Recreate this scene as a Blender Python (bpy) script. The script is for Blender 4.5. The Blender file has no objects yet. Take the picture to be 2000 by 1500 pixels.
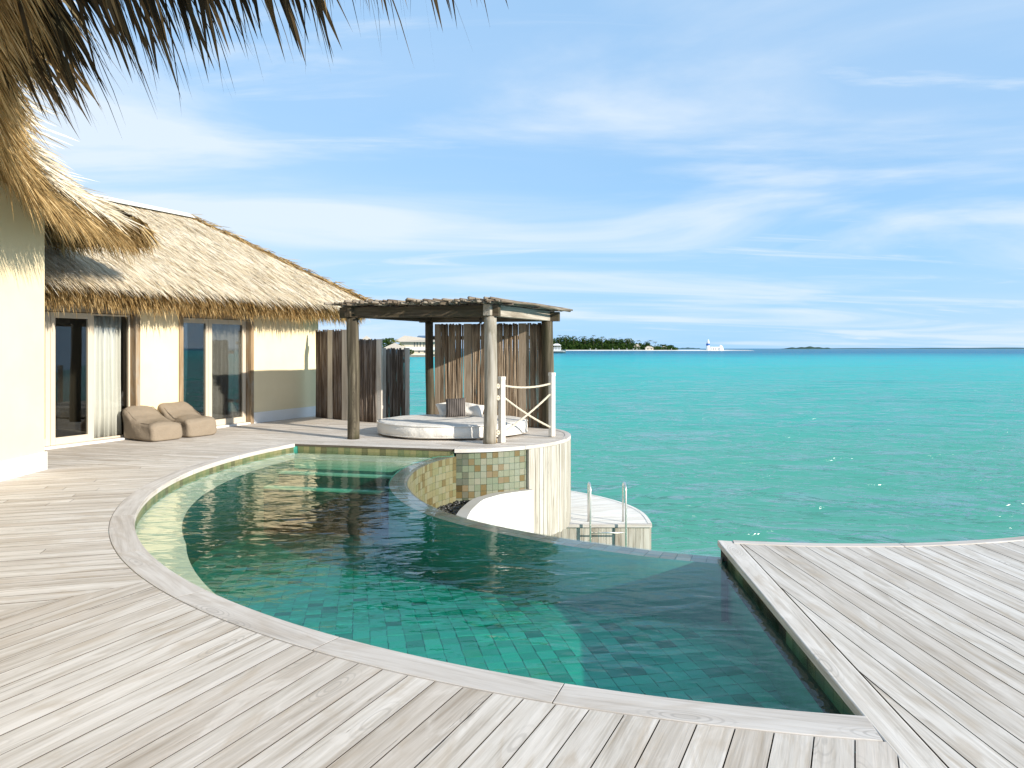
import bpy, bmesh, math, random
import numpy as np
from mathutils import Vector, Matrix
random.seed(7); rng = np.random.default_rng(7)
S = bpy.context.scene
COL = S.collection
R = math.radians

# ---------------------------------------------------------------- camera, sky, sun, exposure
F, CH, HY = 1450.0, 1.5, 680.0          # focal length in photo pixels, eye height, horizon row
cam = bpy.data.cameras.new('camera'); cam_o = bpy.data.objects.new('camera', cam); COL.objects.link(cam_o)
cam.sensor_width = 36; cam.lens = 36 * F / 2000; cam.shift_y = -70 / 2000
cam.clip_start = 0.05; cam.clip_end = 30000
cam_o.location = (0, 0, CH); cam_o.rotation_euler = (R(90), 0, 0)
S.camera = cam_o

SUN_EL = R(21.0); SUN_AZ = math.atan2(0.81, -0.59)      # azimuth from +Y towards +X
sun_dir = Vector((math.sin(SUN_AZ) * math.cos(SUN_EL), math.cos(SUN_AZ) * math.cos(SUN_EL), math.sin(SUN_EL)))
W_ = bpy.data.worlds.new('World'); S.world = W_; W_.use_nodes = True
SUN_STRENGTH, SKY_STRENGTH, EXPOSURE = 4.2, 0.085, 0.75

sun = bpy.data.lights.new('sun', 'SUN'); sun.energy = SUN_STRENGTH; sun.angle = R(0.6); sun.color = (1.0, 0.92, 0.80)
sun_o = bpy.data.objects.new('sun', sun); COL.objects.link(sun_o)
sun_o.rotation_euler = (-sun_dir).to_track_quat('-Z', 'Y').to_euler()

def build_world():
    nt = W_.node_tree; nt.nodes.clear(); N = nt.nodes.new; L = nt.links.new
    out = N('ShaderNodeOutputWorld'); bg = N('ShaderNodeBackground')
    sky = N('ShaderNodeTexSky'); sky.sky_type = 'NISHITA'; sky.sun_disc = False
    sky.sun_elevation = SUN_EL; sky.sun_rotation = SUN_AZ
    sky.air_density = 1.0; sky.dust_density = 0.15; sky.ozone_density = 1.6
    tc = N('ShaderNodeTexCoord'); sep = N('ShaderNodeSeparateXYZ'); L(tc.outputs['Generated'], sep.inputs[0])
    # flat cloud layer: project the direction on a plane overhead
    mz = N('ShaderNodeMath'); mz.operation = 'MAXIMUM'; mz.inputs[1].default_value = 0.0; L(sep.outputs['Z'], mz.inputs[0])
    ad = N('ShaderNodeMath'); ad.operation = 'ADD'; ad.inputs[1].default_value = 0.10; L(mz.outputs[0], ad.inputs[0])
    dx = N('ShaderNodeMath'); dx.operation = 'DIVIDE'; L(sep.outputs['X'], dx.inputs[0]); L(ad.outputs[0], dx.inputs[1])
    dy = N('ShaderNodeMath'); dy.operation = 'DIVIDE'; L(sep.outputs['Y'], dy.inputs[0]); L(ad.outputs[0], dy.inputs[1])
    cb = N('ShaderNodeCombineXYZ'); L(dx.outputs[0], cb.inputs[0]); L(dy.outputs[0], cb.inputs[1])
    def layer(rot, scale, loc, nscale, detail, rough, dist, lo, hi):
        mp = N('ShaderNodeMapping'); mp.inputs['Rotation'].default_value = (0, 0, R(rot)); mp.inputs['Scale'].default_value = scale
        mp.inputs['Location'].default_value = loc
        L(cb.outputs[0], mp.inputs[0])
        nz = N('ShaderNodeTexNoise'); nz.inputs['Scale'].default_value = nscale; nz.inputs['Detail'].default_value = detail
        nz.inputs['Roughness'].default_value = rough; nz.inputs['Distortion'].default_value = dist
        L(mp.outputs[0], nz.inputs['Vector'])
        mr = N('ShaderNodeMapRange'); mr.interpolation_type = 'SMOOTHSTEP'
        mr.inputs['From Min'].default_value = lo; mr.inputs['From Max'].default_value = hi
        L(nz.outputs['Fac'], mr.inputs['Value'])
        return mr.outputs[0]
    a = layer(24, (0.40, 0.78, 1), (0.4, 2.5, 0), 0.8, 9, 0.54, 1.1, 0.42, 0.70)
    b = layer(-8, (0.45, 1.5, 1), (1.7, 5.2, 0), 1.1, 8, 0.60, 1.3, 0.52, 0.80)
    c = layer(10, (0.2, 0.3, 1), (9.7, 2.2, 0), 0.8, 4, 0.5, 0.4, 0.35, 0.75)
    mx = N('ShaderNodeMath'); mx.operation = 'MAXIMUM'; L(a, mx.inputs[0]); L(b, mx.inputs[1])
    c2 = N('ShaderNodeMath'); c2.operation = 'MULTIPLY'; L(c, c2.inputs[0]); c2.inputs[1].default_value = 0.45
    m2 = N('ShaderNodeMath'); m2.operation = 'ADD'; m2.use_clamp = True; L(mx.outputs[0], m2.inputs[0]); L(c2.outputs[0], m2.inputs[1])
    m3 = N('ShaderNodeMath'); m3.operation = 'MULTIPLY'; m3.inputs[1].default_value = 0.80; L(m2.outputs[0], m3.inputs[0])
    hz = N('ShaderNodeMapRange'); hz.inputs['From Min'].default_value = 0.0; hz.inputs['From Max'].default_value = 0.16
    hz.inputs['To Min'].default_value = 0.8; hz.inputs['To Max'].default_value = 1.0; L(sep.outputs['Z'], hz.inputs['Value'])
    m4 = N('ShaderNodeMath'); m4.operation = 'MULTIPLY'; L(m3.outputs[0], m4.inputs[0]); L(hz.outputs[0], m4.inputs[1])
    # light blue haze painted over most of the sky, strongest at the horizon
    tint = N('ShaderNodeMix'); tint.data_type = 'RGBA'; tint.blend_type = 'MULTIPLY'; tint.inputs['Factor'].default_value = 1.0
    L(sky.outputs[0], tint.inputs['A']); tint.inputs['B'].default_value = (1.02, 1.02, 1.0, 1)
    veil = N('ShaderNodeMix'); veil.data_type = 'RGBA'
    vf = N('ShaderNodeMapRange'); vf.inputs['From Min'].default_value = 0.0; vf.inputs['From Max'].default_value = 0.22
    vf.inputs['To Min'].default_value = 0.93; vf.inputs['To Max'].default_value = 0.70; L(sep.outputs['Z'], vf.inputs['Value']); L(vf.outputs[0], veil.inputs['Factor'])
    L(tint.outputs['Result'], veil.inputs['A']); veil.inputs['B'].default_value = (2.65, 4.95, 7.9, 1)
    mix = N('ShaderNodeMix'); mix.data_type = 'RGBA'; L(m4.outputs[0], mix.inputs['Factor'])
    L(veil.outputs['Result'], mix.inputs['A']); mix.inputs['B'].default_value = (6.1, 6.7, 7.3, 1)
    L(mix.outputs['Result'], bg.inputs['Color']); bg.inputs['Strength'].default_value = SKY_STRENGTH
    L(bg.outputs[0], out.inputs[0])
build_world()
S.view_settings.view_transform = 'Standard'; S.view_settings.look = 'None'
S.view_settings.exposure = EXPOSURE; S.view_settings.gamma = 1.0; S.view_settings.use_curve_mapping = False
S.render.engine = 'CYCLES'
S.cycles.use_denoising = True
S.cycles.max_bounces = 8; S.cycles.transparent_max_bounces = 24; S.cycles.glossy_bounces = 4
S.cycles.sample_clamp_indirect = 6.0; S.cycles.sample_clamp_direct = 8.0; S.cycles.caustics_reflective = False; S.cycles.caustics_refractive = False

# ---------------------------------------------------------------- helpers
def g(px, py, z=0.0):
    """photo pixel -> plan position of the point at height z (used to take measurements off the photograph)"""
    D = F * (CH - z) / (py - HY); return Vector(((px - 1000) * D / F, D))
def zat(py, D): return CH - (py - HY) * D / F

WM = {}
def tag(o, label=None, cat=None, group=None, kind=None):
    if label: o['label'] = label
    if cat: o['category'] = cat
    if group: o['group'] = group
    if kind: o['kind'] = kind
    return o
def place(o, parent=None, world=None):
    world = world or Matrix.Identity(4)
    WM[o] = world
    if parent is not None:
        o.parent = parent
        o.matrix_basis = WM[parent].inverted() @ world
    else:
        o.matrix_basis = world
    return o
def empty(name, loc, label=None, cat=None, group=None, kind=None):
    o = bpy.data.objects.new(name, None); COL.objects.link(o); o.empty_display_size = 0.2
    place(o, None, Matrix.Translation(Vector(loc)))
    return tag(o, label, cat, group, kind)
def mesh(name, verts, faces, mat, smooth=False):
    me = bpy.data.meshes.new(name); me.from_pydata([tuple(v) for v in verts], [], faces)
    me.materials.append(mat)
    if smooth:
        me.polygons.foreach_set('use_smooth', [True] * len(me.polygons))
    me.update(); return me
def obj(name, me, parent=None, world=None, **kw):
    o = bpy.data.objects.new(name, me); COL.objects.link(o); place(o, parent, world)
    if kw: tag(o, **kw)
    return o
def mo(name, verts, faces, mat, parent=None, smooth=False, world=None, **kw):
    return obj(name, mesh(name, verts, faces, mat, smooth), parent, world, **kw)

class MB:
    def __init__(s): s.v = []; s.f = []
    def add(s, v, f):
        b = len(s.v); s.v += [tuple(x) for x in v]; s.f += [tuple(i + b for i in q) for q in f]; return s
    def box(s, x0, x1, y0, y1, z0, z1, M=None):
        v = [Vector(p) for p in ((x0, y0, z0), (x1, y0, z0), (x1, y1, z0), (x0, y1, z0), (x0, y0, z1), (x1, y0, z1), (x1, y1, z1), (x0, y1, z1))]
        if M: v = [M @ p for p in v]
        return s.add(v, [(0, 3, 2, 1), (4, 5, 6, 7), (0, 1, 5, 4), (1, 2, 6, 5), (2, 3, 7, 6), (3, 0, 4, 7)])
    def prism(s, poly, z0, z1):
        n = len(poly)
        v = [(p[0], p[1], z0) for p in poly] + [(p[0], p[1], z1) for p in poly]
        f = [tuple(range(n - 1, -1, -1)), tuple(range(n, 2 * n))] + [(i, (i + 1) % n, n + (i + 1) % n, n + i) for i in range(n)]
        return s.add(v, f)
    def beam(s, a, b, w, h, z0):
        """horizontal beam from plan point a to b, width w, from z0 to z0+h"""
        a = Vector(a[:2]); b = Vector(b[:2]); d = (b - a).normalized(); n = Vector((-d.y, d.x)) * w / 2
        return s.prism([a - n, b - n, b + n, a + n], z0, z0 + h)
    def tube(s, pts, rad, n=8, caps=True):
        pts = [Vector(p) for p in pts]; rad = rad if isinstance(rad, (list, tuple)) else [rad] * len(pts)
        rings = []; ref = None
        for i, p in enumerate(pts):
            t = (pts[min(i + 1, len(pts) - 1)] - pts[max(i - 1, 0)]).normalized()
            if ref is None:
                ref = t.orthogonal().normalized()
            ref = (ref - t * ref.dot(t)).normalized(); bi = t.cross(ref)
            rings.append([p + (ref * math.cos(2 * math.pi * k / n) + bi * math.sin(2 * math.pi * k / n)) * rad[i] for k in range(n)])
        v = [q for r in rings for q in r]; f = []
        for i in range(len(pts) - 1):
            for k in range(n):
                f.append((i * n + k, i * n + (k + 1) % n, (i + 1) * n + (k + 1) % n, (i + 1) * n + k))
        if caps:
            f.append(tuple(range(n - 1, -1, -1))); f.append(tuple((len(pts) - 1) * n + k for k in range(n)))
        return s.add(v, f)
    def build(s, name, mat, parent=None, smooth=False, world=None, **kw):
        return mo(name, s.v, s.f, mat, parent, smooth, world, **kw)

def bevel(o, w=0.01, seg=2):
    m = o.modifiers.new('bevel', 'BEVEL'); m.width = w; m.segments = seg; m.limit_method = 'ANGLE'; m.angle_limit = R(40); return o
def clip(poly, p, n):
    """keep the part of poly where (q-p).n >= 0"""
    out = []; m = len(poly)
    for i in range(m):
        a, b = poly[i], poly[(i + 1) % m]
        da = (a[0] - p[0]) * n[0] + (a[1] - p[1]) * n[1]; db = (b[0] - p[0]) * n[0] + (b[1] - p[1]) * n[1]
        if da >= 0: out.append(a)
        if (da >= 0) != (db >= 0):
            t = da / (da - db); out.append((a[0] + (b[0] - a[0]) * t, a[1] + (b[1] - a[1]) * t))
    return out
def area(poly):
    return 0.5 * sum(poly[i][0] * poly[(i + 1) % len(poly)][1] - poly[(i + 1) % len(poly)][0] * poly[i][1] for i in range(len(poly)))
def inside(p, poly):
    c = False; n = len(poly)
    for i in range(n):
        a, b = poly[i], poly[i - 1]
        if (a[1] > p[1]) != (b[1] > p[1]) and p[0] < (b[0] - a[0]) * (p[1] - a[1]) / (b[1] - a[1]) + a[0]: c = not c
    return c
def arc(c, r, a0, a1, n):
    return [(c[0] + r * math.cos(R(a0 + (a1 - a0) * i / n)), c[1] + r * math.sin(R(a0 + (a1 - a0) * i / n))) for i in range(n + 1)]
def spline(pts, n):
    """Catmull-Rom through pts, resampled evenly to n+1 points"""
    P = [Vector(p) for p in pts]; P = [2 * P[0] - P[1]] + P + [2 * P[-1] - P[-2]]; o = []
    for i in range(1, len(P) - 2):
        for k in range(12):
            t = k / 12; a, b, c, d = P[i - 1], P[i], P[i + 1], P[i + 2]
            o.append(0.5 * (2 * b + (c - a) * t + (2 * a - 5 * b + 4 * c - d) * t * t + (3 * b - a - 3 * c + d) * t ** 3))
    o.append(P[-2]); L = [0]
    for i in range(1, len(o)): L.append(L[-1] + (o[i] - o[i - 1]).length)
    res = []; j = 0
    for k in range(n + 1):
        s = L[-1] * k / n
        while j < len(o) - 2 and L[j + 1] < s: j += 1
        t = (s - L[j]) / max(1e-9, L[j + 1] - L[j]); res.append(o[j].lerp(o[j + 1], t))
    return res
def offset(path, d):
    """offset an open 2D path to its left by d"""
    out = []
    for i, p in enumerate(path):
        a = Vector(path[max(i - 1, 0)][:2]); b = Vector(path[min(i + 1, len(path) - 1)][:2]); t = (b - a).normalized()
        out.append(Vector((p[0] - t.y * d, p[1] + t.x * d)))
    return out

# ---------------------------------------------------------------- materials
class MT:
    def __init__(s, name):
        s.m = bpy.data.materials.new(name); s.m.use_nodes = True; s.nt = s.m.node_tree; s.nt.nodes.clear()
        s.out = s.n('ShaderNodeOutputMaterial')
    def n(s, t, **kw):
        nd = s.nt.nodes.new(t)
        for k, v in kw.items():
            if k.startswith('_'): setattr(nd, k[1:], v)
            else: nd.inputs[k.replace('__', ' ')].default_value = v
        return nd
    def l(s, a, b): s.nt.links.new(a, b)
    def principled(s, rough=0.7, spec=0.3, **kw):
        p = s.n('ShaderNodeBsdfPrincipled'); p.inputs['Roughness'].default_value = rough; p.inputs['Specular IOR Level'].default_value = spec
        s.l(p.outputs[0], s.out.inputs[0]); s.p = p; return p
    def ramp(s, fac, stops, mode='LINEAR'):
        r = s.n('ShaderNodeValToRGB'); r.color_ramp.interpolation = mode; e = r.color_ramp.elements
        while len(e) < len(stops): e.new(0.5)
        for q, (pos, c) in zip(e, stops): q.position = pos; q.color = (*c, 1)
        s.l(fac, r.inputs[0]); return r.outputs[0]
    def coords(s, kind='Object', scale=(1, 1, 1), rnd=0.0):
        tc = s.n('ShaderNodeTexCoord'); mp = s.n('ShaderNodeMapping'); mp.inputs['Scale'].default_value = scale
        s.l(tc.outputs[kind], mp.inputs[0])
        if rnd:
            oi = s.n('ShaderNodeObjectInfo'); m = s.n('ShaderNodeVectorMath', _operation='SCALE'); m.inputs[0].default_value = (rnd, rnd * 1.7, rnd * 0.6)
            s.l(oi.outputs['Random'], m.inputs['Scale']); s.l(m.outputs[0], mp.inputs['Location'])
        return mp.outputs[0]
    def noise(s, vec, scale=5, detail=4, rough=0.55, dist=0.0):
        z = s.n('ShaderNodeTexNoise'); z.inputs['Scale'].default_value = scale; z.inputs['Detail'].default_value = detail
        z.inputs['Roughness'].default_value = rough; z.inputs['Distortion'].default_value = dist
        if vec is not None: s.l(vec, z.inputs['Vector'])
        return z.outputs['Fac']
    def mix(s, fac, a, b, blend='MIX'):
        x = s.n('ShaderNodeMix', _data_type='RGBA', _blend_type=blend)
        for sock, v in (('Factor', fac), ('A', a), ('B', b)):
            if isinstance(v, (int, float)): x.inputs[sock].default_value = v
            elif isinstance(v, tuple): x.inputs[sock].default_value = (*v, 1)
            else: s.l(v, x.inputs[sock])
        return x.outputs['Result']
    def math(s, op, a, b=0.0, clamp=False):
        x = s.n('ShaderNodeMath', _operation=op); x.use_clamp = clamp
        for i, v in enumerate((a, b)):
            if isinstance(v, (int, float)): x.inputs[i].default_value = v
            else: s.l(v, x.inputs[i])
        return x.outputs[0]
    def rng(s, v, a, b, c=0.0, d=1.0, smooth=True):
        x = s.n('ShaderNodeMapRange'); x.interpolation_type = 'SMOOTHSTEP' if smooth else 'LINEAR'
        for k, q in zip(('From Min', 'From Max', 'To Min', 'To Max'), (a, b, c, d)): x.inputs[k].default_value = q
        s.l(v, x.inputs['Value']); return x.outputs[0]
    def bump(s, h, strength=0.3, dist=0.01):
        b = s.n('ShaderNodeBump'); b.inputs['Strength'].default_value = strength; b.inputs['Distance'].default_value = dist
        s.l(h, b.inputs['Height']); s.l(b.outputs[0], s.p.inputs['Normal']); return b
    def color(s, c):
        if isinstance(c, tuple): s.p.inputs['Base Color'].default_value = (*c, 1)
        else: s.l(c, s.p.inputs['Base Color'])

def wood(name, pale, mid, dark, grain=1.0, axis='X', rough=0.75, knots=True, vary=0.5, crack=0.5, stain=None, blotch=0.0):
    """weathered timber; the grain runs along the local axis, each object differs"""
    m = MT(name); m.principled(rough, 0.25)
    st = {'X': (1, 0, 0), 'Y': (0, 1, 0), 'Z': (0, 0, 1)}[axis]
    sc = lambda a, c: tuple(a if q else c for q in st)
    v0 = m.coords('Object', (1, 1, 1), 37.0)
    vb = m.coords('Object', sc(0.55, 7.0), 37.0); vf = m.coords('Object', sc(1.8, 58.0 * grain), 37.0); vc = m.coords('Object', sc(0.9, 26.0 * grain), 53.0)
    broad = m.noise(vb, 1.6, 4, 0.6, 0.8); fine = m.noise(vf, 1.0, 3, 0.65, 0.4); cr = m.noise(vc, 1.3, 5, 0.6, 1.1)
    h = m.math('ADD', m.math('MULTIPLY', broad, 0.62), m.math('MULTIPLY', fine, 0.38))
    col = m.ramp(h, [(0.33, dark), (0.47, mid), (0.60, pale)])
    oi = m.n('ShaderNodeObjectInfo')
    shade = m.ramp(oi.outputs['Random'], [(0.0, tuple(1 - vary * q for q in (0.40, 0.46, 0.52))), (0.5, (1 - vary * .12,) * 3), (1.0, (1, 1, 1))])
    col = m.mix(1.0, col, shade, 'MULTIPLY')
    if blotch:
        bl = m.noise(m.coords('Object', sc(1.3, 4.0), 71.0), 1.5, 4, 0.6, 1.2); col = m.mix(m.rng(bl, 0.50, 0.72, 0.0, blotch), col, tuple(q * k for q, k in zip(mid, (0.74, 0.66, 0.56)))); col = m.mix(m.rng(bl, 0.28, 0.44, blotch, 0.0), col, pale)
    if knots:
        vk = m.coords('Object', sc(1.3, 4.2), 91.0)
        vo = m.n('ShaderNodeTexVoronoi'); vo.inputs['Scale'].default_value = 1.1; vo.inputs['Randomness'].default_value = 1.0; m.l(vk, vo.inputs['Vector'])
        k = m.rng(vo.outputs['Distance'], 0.04, 0.13, 1.0, 0.0)
        ringw = m.math('SINE', m.math('MULTIPLY', vo.outputs['Distance'], 95.0)); rg = m.math('MULTIPLY', m.rng(ringw, 0.2, 1.0), m.rng(vo.outputs['Distance'], 0.12, 0.36, 0.6, 0.0))
        col = m.mix(m.math('MULTIPLY', k, 0.35), col, dark); col = m.mix(rg, col, tuple(q * 0.62 for q in mid))
    ck = m.rng(cr, 0.66, 0.74, 0.0, crack); col = m.mix(ck, col, tuple(q * 0.28 for q in dark))
    if stain:
        sn = m.noise(m.coords('Object', sc(0.8, 2.5), 11.0), 1.6, 4, 0.6, 0.5); col = m.mix(m.rng(sn, 0.48, 0.66, 0.0, 0.85), col, stain)
    m.color(col)
    hh = m.math('SUBTRACT', m.math('ADD', m.math('MULTIPLY', fine, 0.5), m.math('MULTIPLY', broad, 0.5)), m.math('MULTIPLY', ck, 0.8))
    m.bump(hh, 0.45, 0.006)
    return m.m

def plaster(name, c, var=0.06, rough=0.85):
    m = MT(name); m.principled(rough, 0.15); v = m.coords('Object')
    a = m.noise(v, 1.1, 5, 0.6); b = m.noise(v, 60, 3, 0.6)
    m.color(m.mix(m.rng(a, 0.3, 0.75), c, tuple(q * (1 - var * k) for q, k in zip(c, (1, 1.3, 2.0)))))
    m.bump(m.math('ADD', m.math('MULTIPLY', a, 0.7), m.math('MULTIPLY', b, 0.3)), 0.12, 0.01); return m.m
def simple(name, c, rough=0.7, spec=0.3, metal=0.0, nscale=8.0, var=0.18, bumpd=0.0):
    m = MT(name); m.principled(rough, spec); m.p.inputs['Metallic'].default_value = metal
    v = m.coords('Object', (1, 1, 1), 13.0); a = m.noise(v, nscale, 4, 0.6)
    m.color(m.mix(a, tuple(q * (1 - var) for q in c), tuple(min(1, q * (1 + var)) for q in c)))
    if bumpd: m.bump(a, 0.4, bumpd)
    return m.m
def thatch(name, stops, transl=0.25):
    m = MT(name); ge = m.n('ShaderNodeNewGeometry')
    col = m.ramp(ge.outputs['Random Per Island'], stops)
    nz = m.noise(m.coords('Object'), 1.3, 4, 0.65); col = m.mix(m.rng(nz, 0.3, 0.7), m.mix(1.0, col, (0.86, 0.83, 0.78), 'MULTIPLY'), col)
    d = m.n('ShaderNodeBsdfDiffuse'); t = m.n('ShaderNodeBsdfTranslucent'); m.l(col, d.inputs[0]); m.l(col, t.inputs[0])
    mx = m.n('ShaderNodeMixShader'); mx.inputs[0].default_value = transl; m.l(d.outputs[0], mx.inputs[1]); m.l(t.outputs[0], mx.inputs[2]); m.l(mx.outputs[0], m.out.inputs[0])
    return m.m
def tile_mat(name, rough=0.35, attr=False):
    """glazed stone tile; the piece's own colour comes from the object (or, in a joined field, the mesh attribute)"""
    m = MT(name); m.principled(rough, 0.4)
    if attr:
        a = m.n('ShaderNodeAttribute'); a.attribute_name = 'Col'; c = a.outputs['Color']
    else:
        c = m.n('ShaderNodeObjectInfo').outputs['Color']
    z = m.noise(m.coords('Object', (1, 1, 1), 0 if attr else 5.0), 22, 4, 0.6); z2 = m.noise(m.coords('Object', (1, 1, 1), 0 if attr else 5.0), 90, 3, 0.6)
    c = m.mix(m.rng(z, 0.3, 0.7), m.mix(1.0, c, (0.78, 0.76, 0.66), 'MULTIPLY'), c)
    m.color(c); m.bump(z2, 0.15, 0.003); return m.m
def glass_mat(name, tint=(0.93, 0.94, 0.92)):
    m = MT(name); fr = m.n('ShaderNodeFresnel'); fr.inputs['IOR'].default_value = 1.5
    t = m.n('ShaderNodeBsdfTransparent'); t.inputs[0].default_value = (*tint, 1); gl = m.n('ShaderNodeBsdfGlossy'); gl.inputs['Roughness'].default_value = 0.01
    mx = m.n('ShaderNodeMixShader'); m.l(m.math('MULTIPLY', fr.outputs[0], 0.9, True), mx.inputs[0]); m.l(t.outputs[0], mx.inputs[1]); m.l(gl.outputs[0], mx.inputs[2]); m.l(mx.outputs[0], m.out.inputs[0])
    return m.m

M = {}
M['deck'] = wood('deck_wood', (0.73, 0.68, 0.625), (0.60, 0.55, 0.49), (0.39, 0.335, 0.275), vary=0.50, crack=0.8, blotch=0.55)
M['plank_side'] = simple('painted_gap_shade', (0.10, 0.085, 0.068), 0.9, 0.1)  # dark brown paints shade into the gaps, where sun would catch the sides
M['coping'] = wood('coping_wood', (0.64, 0.60, 0.56), (0.55, 0.505, 0.46), (0.38, 0.34, 0.30), vary=0.2, crack=0.4, blotch=0.35)
M['clad'] = wood('cladding_wood', (0.56, 0.53, 0.47), (0.43, 0.395, 0.335), (0.22, 0.19, 0.145), axis='Z', vary=0.45, crack=0.3)
M['post'] = wood('post_wood', (0.14, 0.12, 0.085), (0.065, 0.053, 0.035), (0.028, 0.022, 0.014), axis='Z', grain=0.6, vary=0.3, stain=(0.06, 0.055, 0.03))
M['post_pale'] = wood('pale_post_wood', (0.42, 0.39, 0.34), (0.29, 0.26, 0.21), (0.12, 0.10, 0.075), axis='Z', grain=0.5, vary=0.15, stain=(0.19, 0.17, 0.125))
M['beam'] = wood('beam_wood', (0.145, 0.115, 0.08), (0.07, 0.053, 0.034), (0.028, 0.02, 0.012), axis='X', grain=0.6, vary=0.3, stain=(0.06, 0.05, 0.028))
M['board'] = wood('fence_board_wood', (0.62, 0.585, 0.53), (0.52, 0.475, 0.415), (0.38, 0.335, 0.28), axis='Z', vary=0.25, crack=0.3)
M['board_tan'] = wood('screen_board_wood', (0.36, 0.30, 0.235), (0.28, 0.225, 0.165), (0.18, 0.14, 0.10), axis='Z', vary=0.3, crack=0.3)
M['rail_wood'] = wood('rail_post_wood', (0.74, 0.71, 0.65), (0.66, 0.62, 0.56), (0.50, 0.46, 0.40), axis='Z', vary=0.1, crack=0.2)
M['frame_wood'] = wood('door_surround_wood', (0.36, 0.265, 0.165), (0.27, 0.185, 0.105), (0.14, 0.09, 0.05), axis='Z', vary=0.2, crack=0.4, stain=(0.33, 0.29, 0.235))
M['cream_frame'] = simple('door_leaf_paint', (0.60, 0.515, 0.40), 0.5, 0.3, var=0.06)
M['bark'] = wood('stick_bark', (0.27, 0.225, 0.19), (0.115, 0.083, 0.062), (0.038, 0.026, 0.018), axis='Z', grain=0.5, vary=0.9, knots=False, crack=0.7)
M['stick_tan'] = wood('screen_stick_bark', (0.40, 0.32, 0.235), (0.225, 0.165, 0.11), (0.075, 0.052, 0.032), axis='Z', grain=0.5, vary=1.0, knots=False, crack=0.7)
M['roof_stick'] = wood('roof_stick_bark', (0.36, 0.32, 0.26), (0.18, 0.14, 0.10), (0.06, 0.042, 0.03), axis='X', grain=0.5, vary=0.6, knots=False, crack=0.6)
M['cream'] = plaster('cream_plaster', (0.83, 0.70, 0.465))
M['white'] = plaster('white_plaster', (0.80, 0.79, 0.78), 0.04)
M['white_wall'] = plaster('white_basin_plaster', (0.80, 0.78, 0.74), 0.04)
M['kerb_top_shade'] = plaster('kerb_top_shade', (0.42, 0.40, 0.365), 0.1)  # grey paints in the weaker, grazing light on the kerb's flat top
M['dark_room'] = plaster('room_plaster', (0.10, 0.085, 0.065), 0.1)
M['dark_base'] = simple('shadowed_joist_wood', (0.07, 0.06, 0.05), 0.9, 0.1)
M['grout'] = simple('pool_grout', (0.065, 0.33, 0.255), 0.8, 0.2)
M['tile'] = tile_mat('wall_tile'); M['tile_field'] = tile_mat('floor_tile_field', 0.35, True)
M['roof'] = thatch('roof_thatch', [(0.0, (0.40, 0.29, 0.16)), (0.12, (0.68, 0.57, 0.40)), (0.5, (0.85, 0.76, 0.59)), (1.0, (0.92, 0.87, 0.77))], 0.10)
M['fringe'] = thatch('eave_thatch', [(0.0, (0.19, 0.115, 0.045)), (0.4, (0.38, 0.255, 0.11)), (0.75, (0.55, 0.395, 0.19)), (1.0, (0.72, 0.56, 0.32))], 0.25)
M['palm'] = thatch('shaded_palm_thatch', [(0.0, (0.035, 0.026, 0.015)), (0.5, (0.065, 0.048, 0.028)), (0.85, (0.13, 0.09, 0.045)), (1.0, (0.24, 0.165, 0.08))], 0.10)  # near-black leaf colour holds the shade of the eave above the camera
M['thatch_core'] = simple('thatch_bed', (0.17, 0.125, 0.075), 0.95, 0.05, nscale=20, var=0.4)
M['glass'] = glass_mat('door_glass')
M['curtain'] = simple('curtain_cloth', (0.72, 0.70, 0.67), 0.9, 0.1, nscale=40, var=0.05)
M['tan_fabric'] = simple('bean_bag_fabric', (0.26, 0.212, 0.158), 0.85, 0.15, nscale=9, var=0.10, bumpd=0.05)
M['white_fabric'] = simple('mattress_fabric', (0.72, 0.69, 0.64), 0.85, 0.15, nscale=7, var=0.05, bumpd=0.05)
M['rope'] = simple('rope_fibre', (0.60, 0.53, 0.42), 0.9, 0.1, nscale=60, var=0.15)
M['tassel'] = simple('frayed_rope', (0.50, 0.36, 0.17), 0.9, 0.1, nscale=60, var=0.3)
M['steel'] = simple('ladder_steel', (0.80, 0.77, 0.72), 0.38, 0.5, metal=1.0, nscale=20, var=0.05)
M['ridge'] = simple('ridge_cap_metal', (0.74, 0.76, 0.77), 0.5, 0.4, var=0.06)
M['sand'] = simple('beach_sand', (0.80, 0.78, 0.73), 0.9, 0.1, nscale=0.2, var=0.05)
M['boat_white'] = simple('boat_paint', (0.82, 0.82, 0.80), 0.4, 0.4, var=0.03)
M['boat_dark'] = simple('boat_hull_paint', (0.05, 0.11, 0.13), 0.4, 0.4)
M['blue_paint'] = simple('blue_band_paint', (0.03, 0.12, 0.42), 0.5, 0.3)
M['far_white'] = plaster('far_wall_plaster', (0.60, 0.54, 0.44))
M['far_roof'] = simple('far_roof_thatch', (0.50, 0.44, 0.36), 0.9, 0.1, nscale=1.5, var=0.2)
M['far_window'] = simple('far_window_glass', (0.10, 0.11, 0.11), 0.2, 0.5)
M['solar'] = simple('solar_panel_glass', (0.015, 0.045, 0.10), 0.25, 0.5)
M['stone'] = simple('quay_stone', (0.24, 0.22, 0.18), 0.9, 0.1, nscale=0.8, var=0.4)
M['trunk'] = simple('trunk_bark', (0.17, 0.13, 0.09), 0.9, 0.1, nscale=4, var=0.3)

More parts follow.
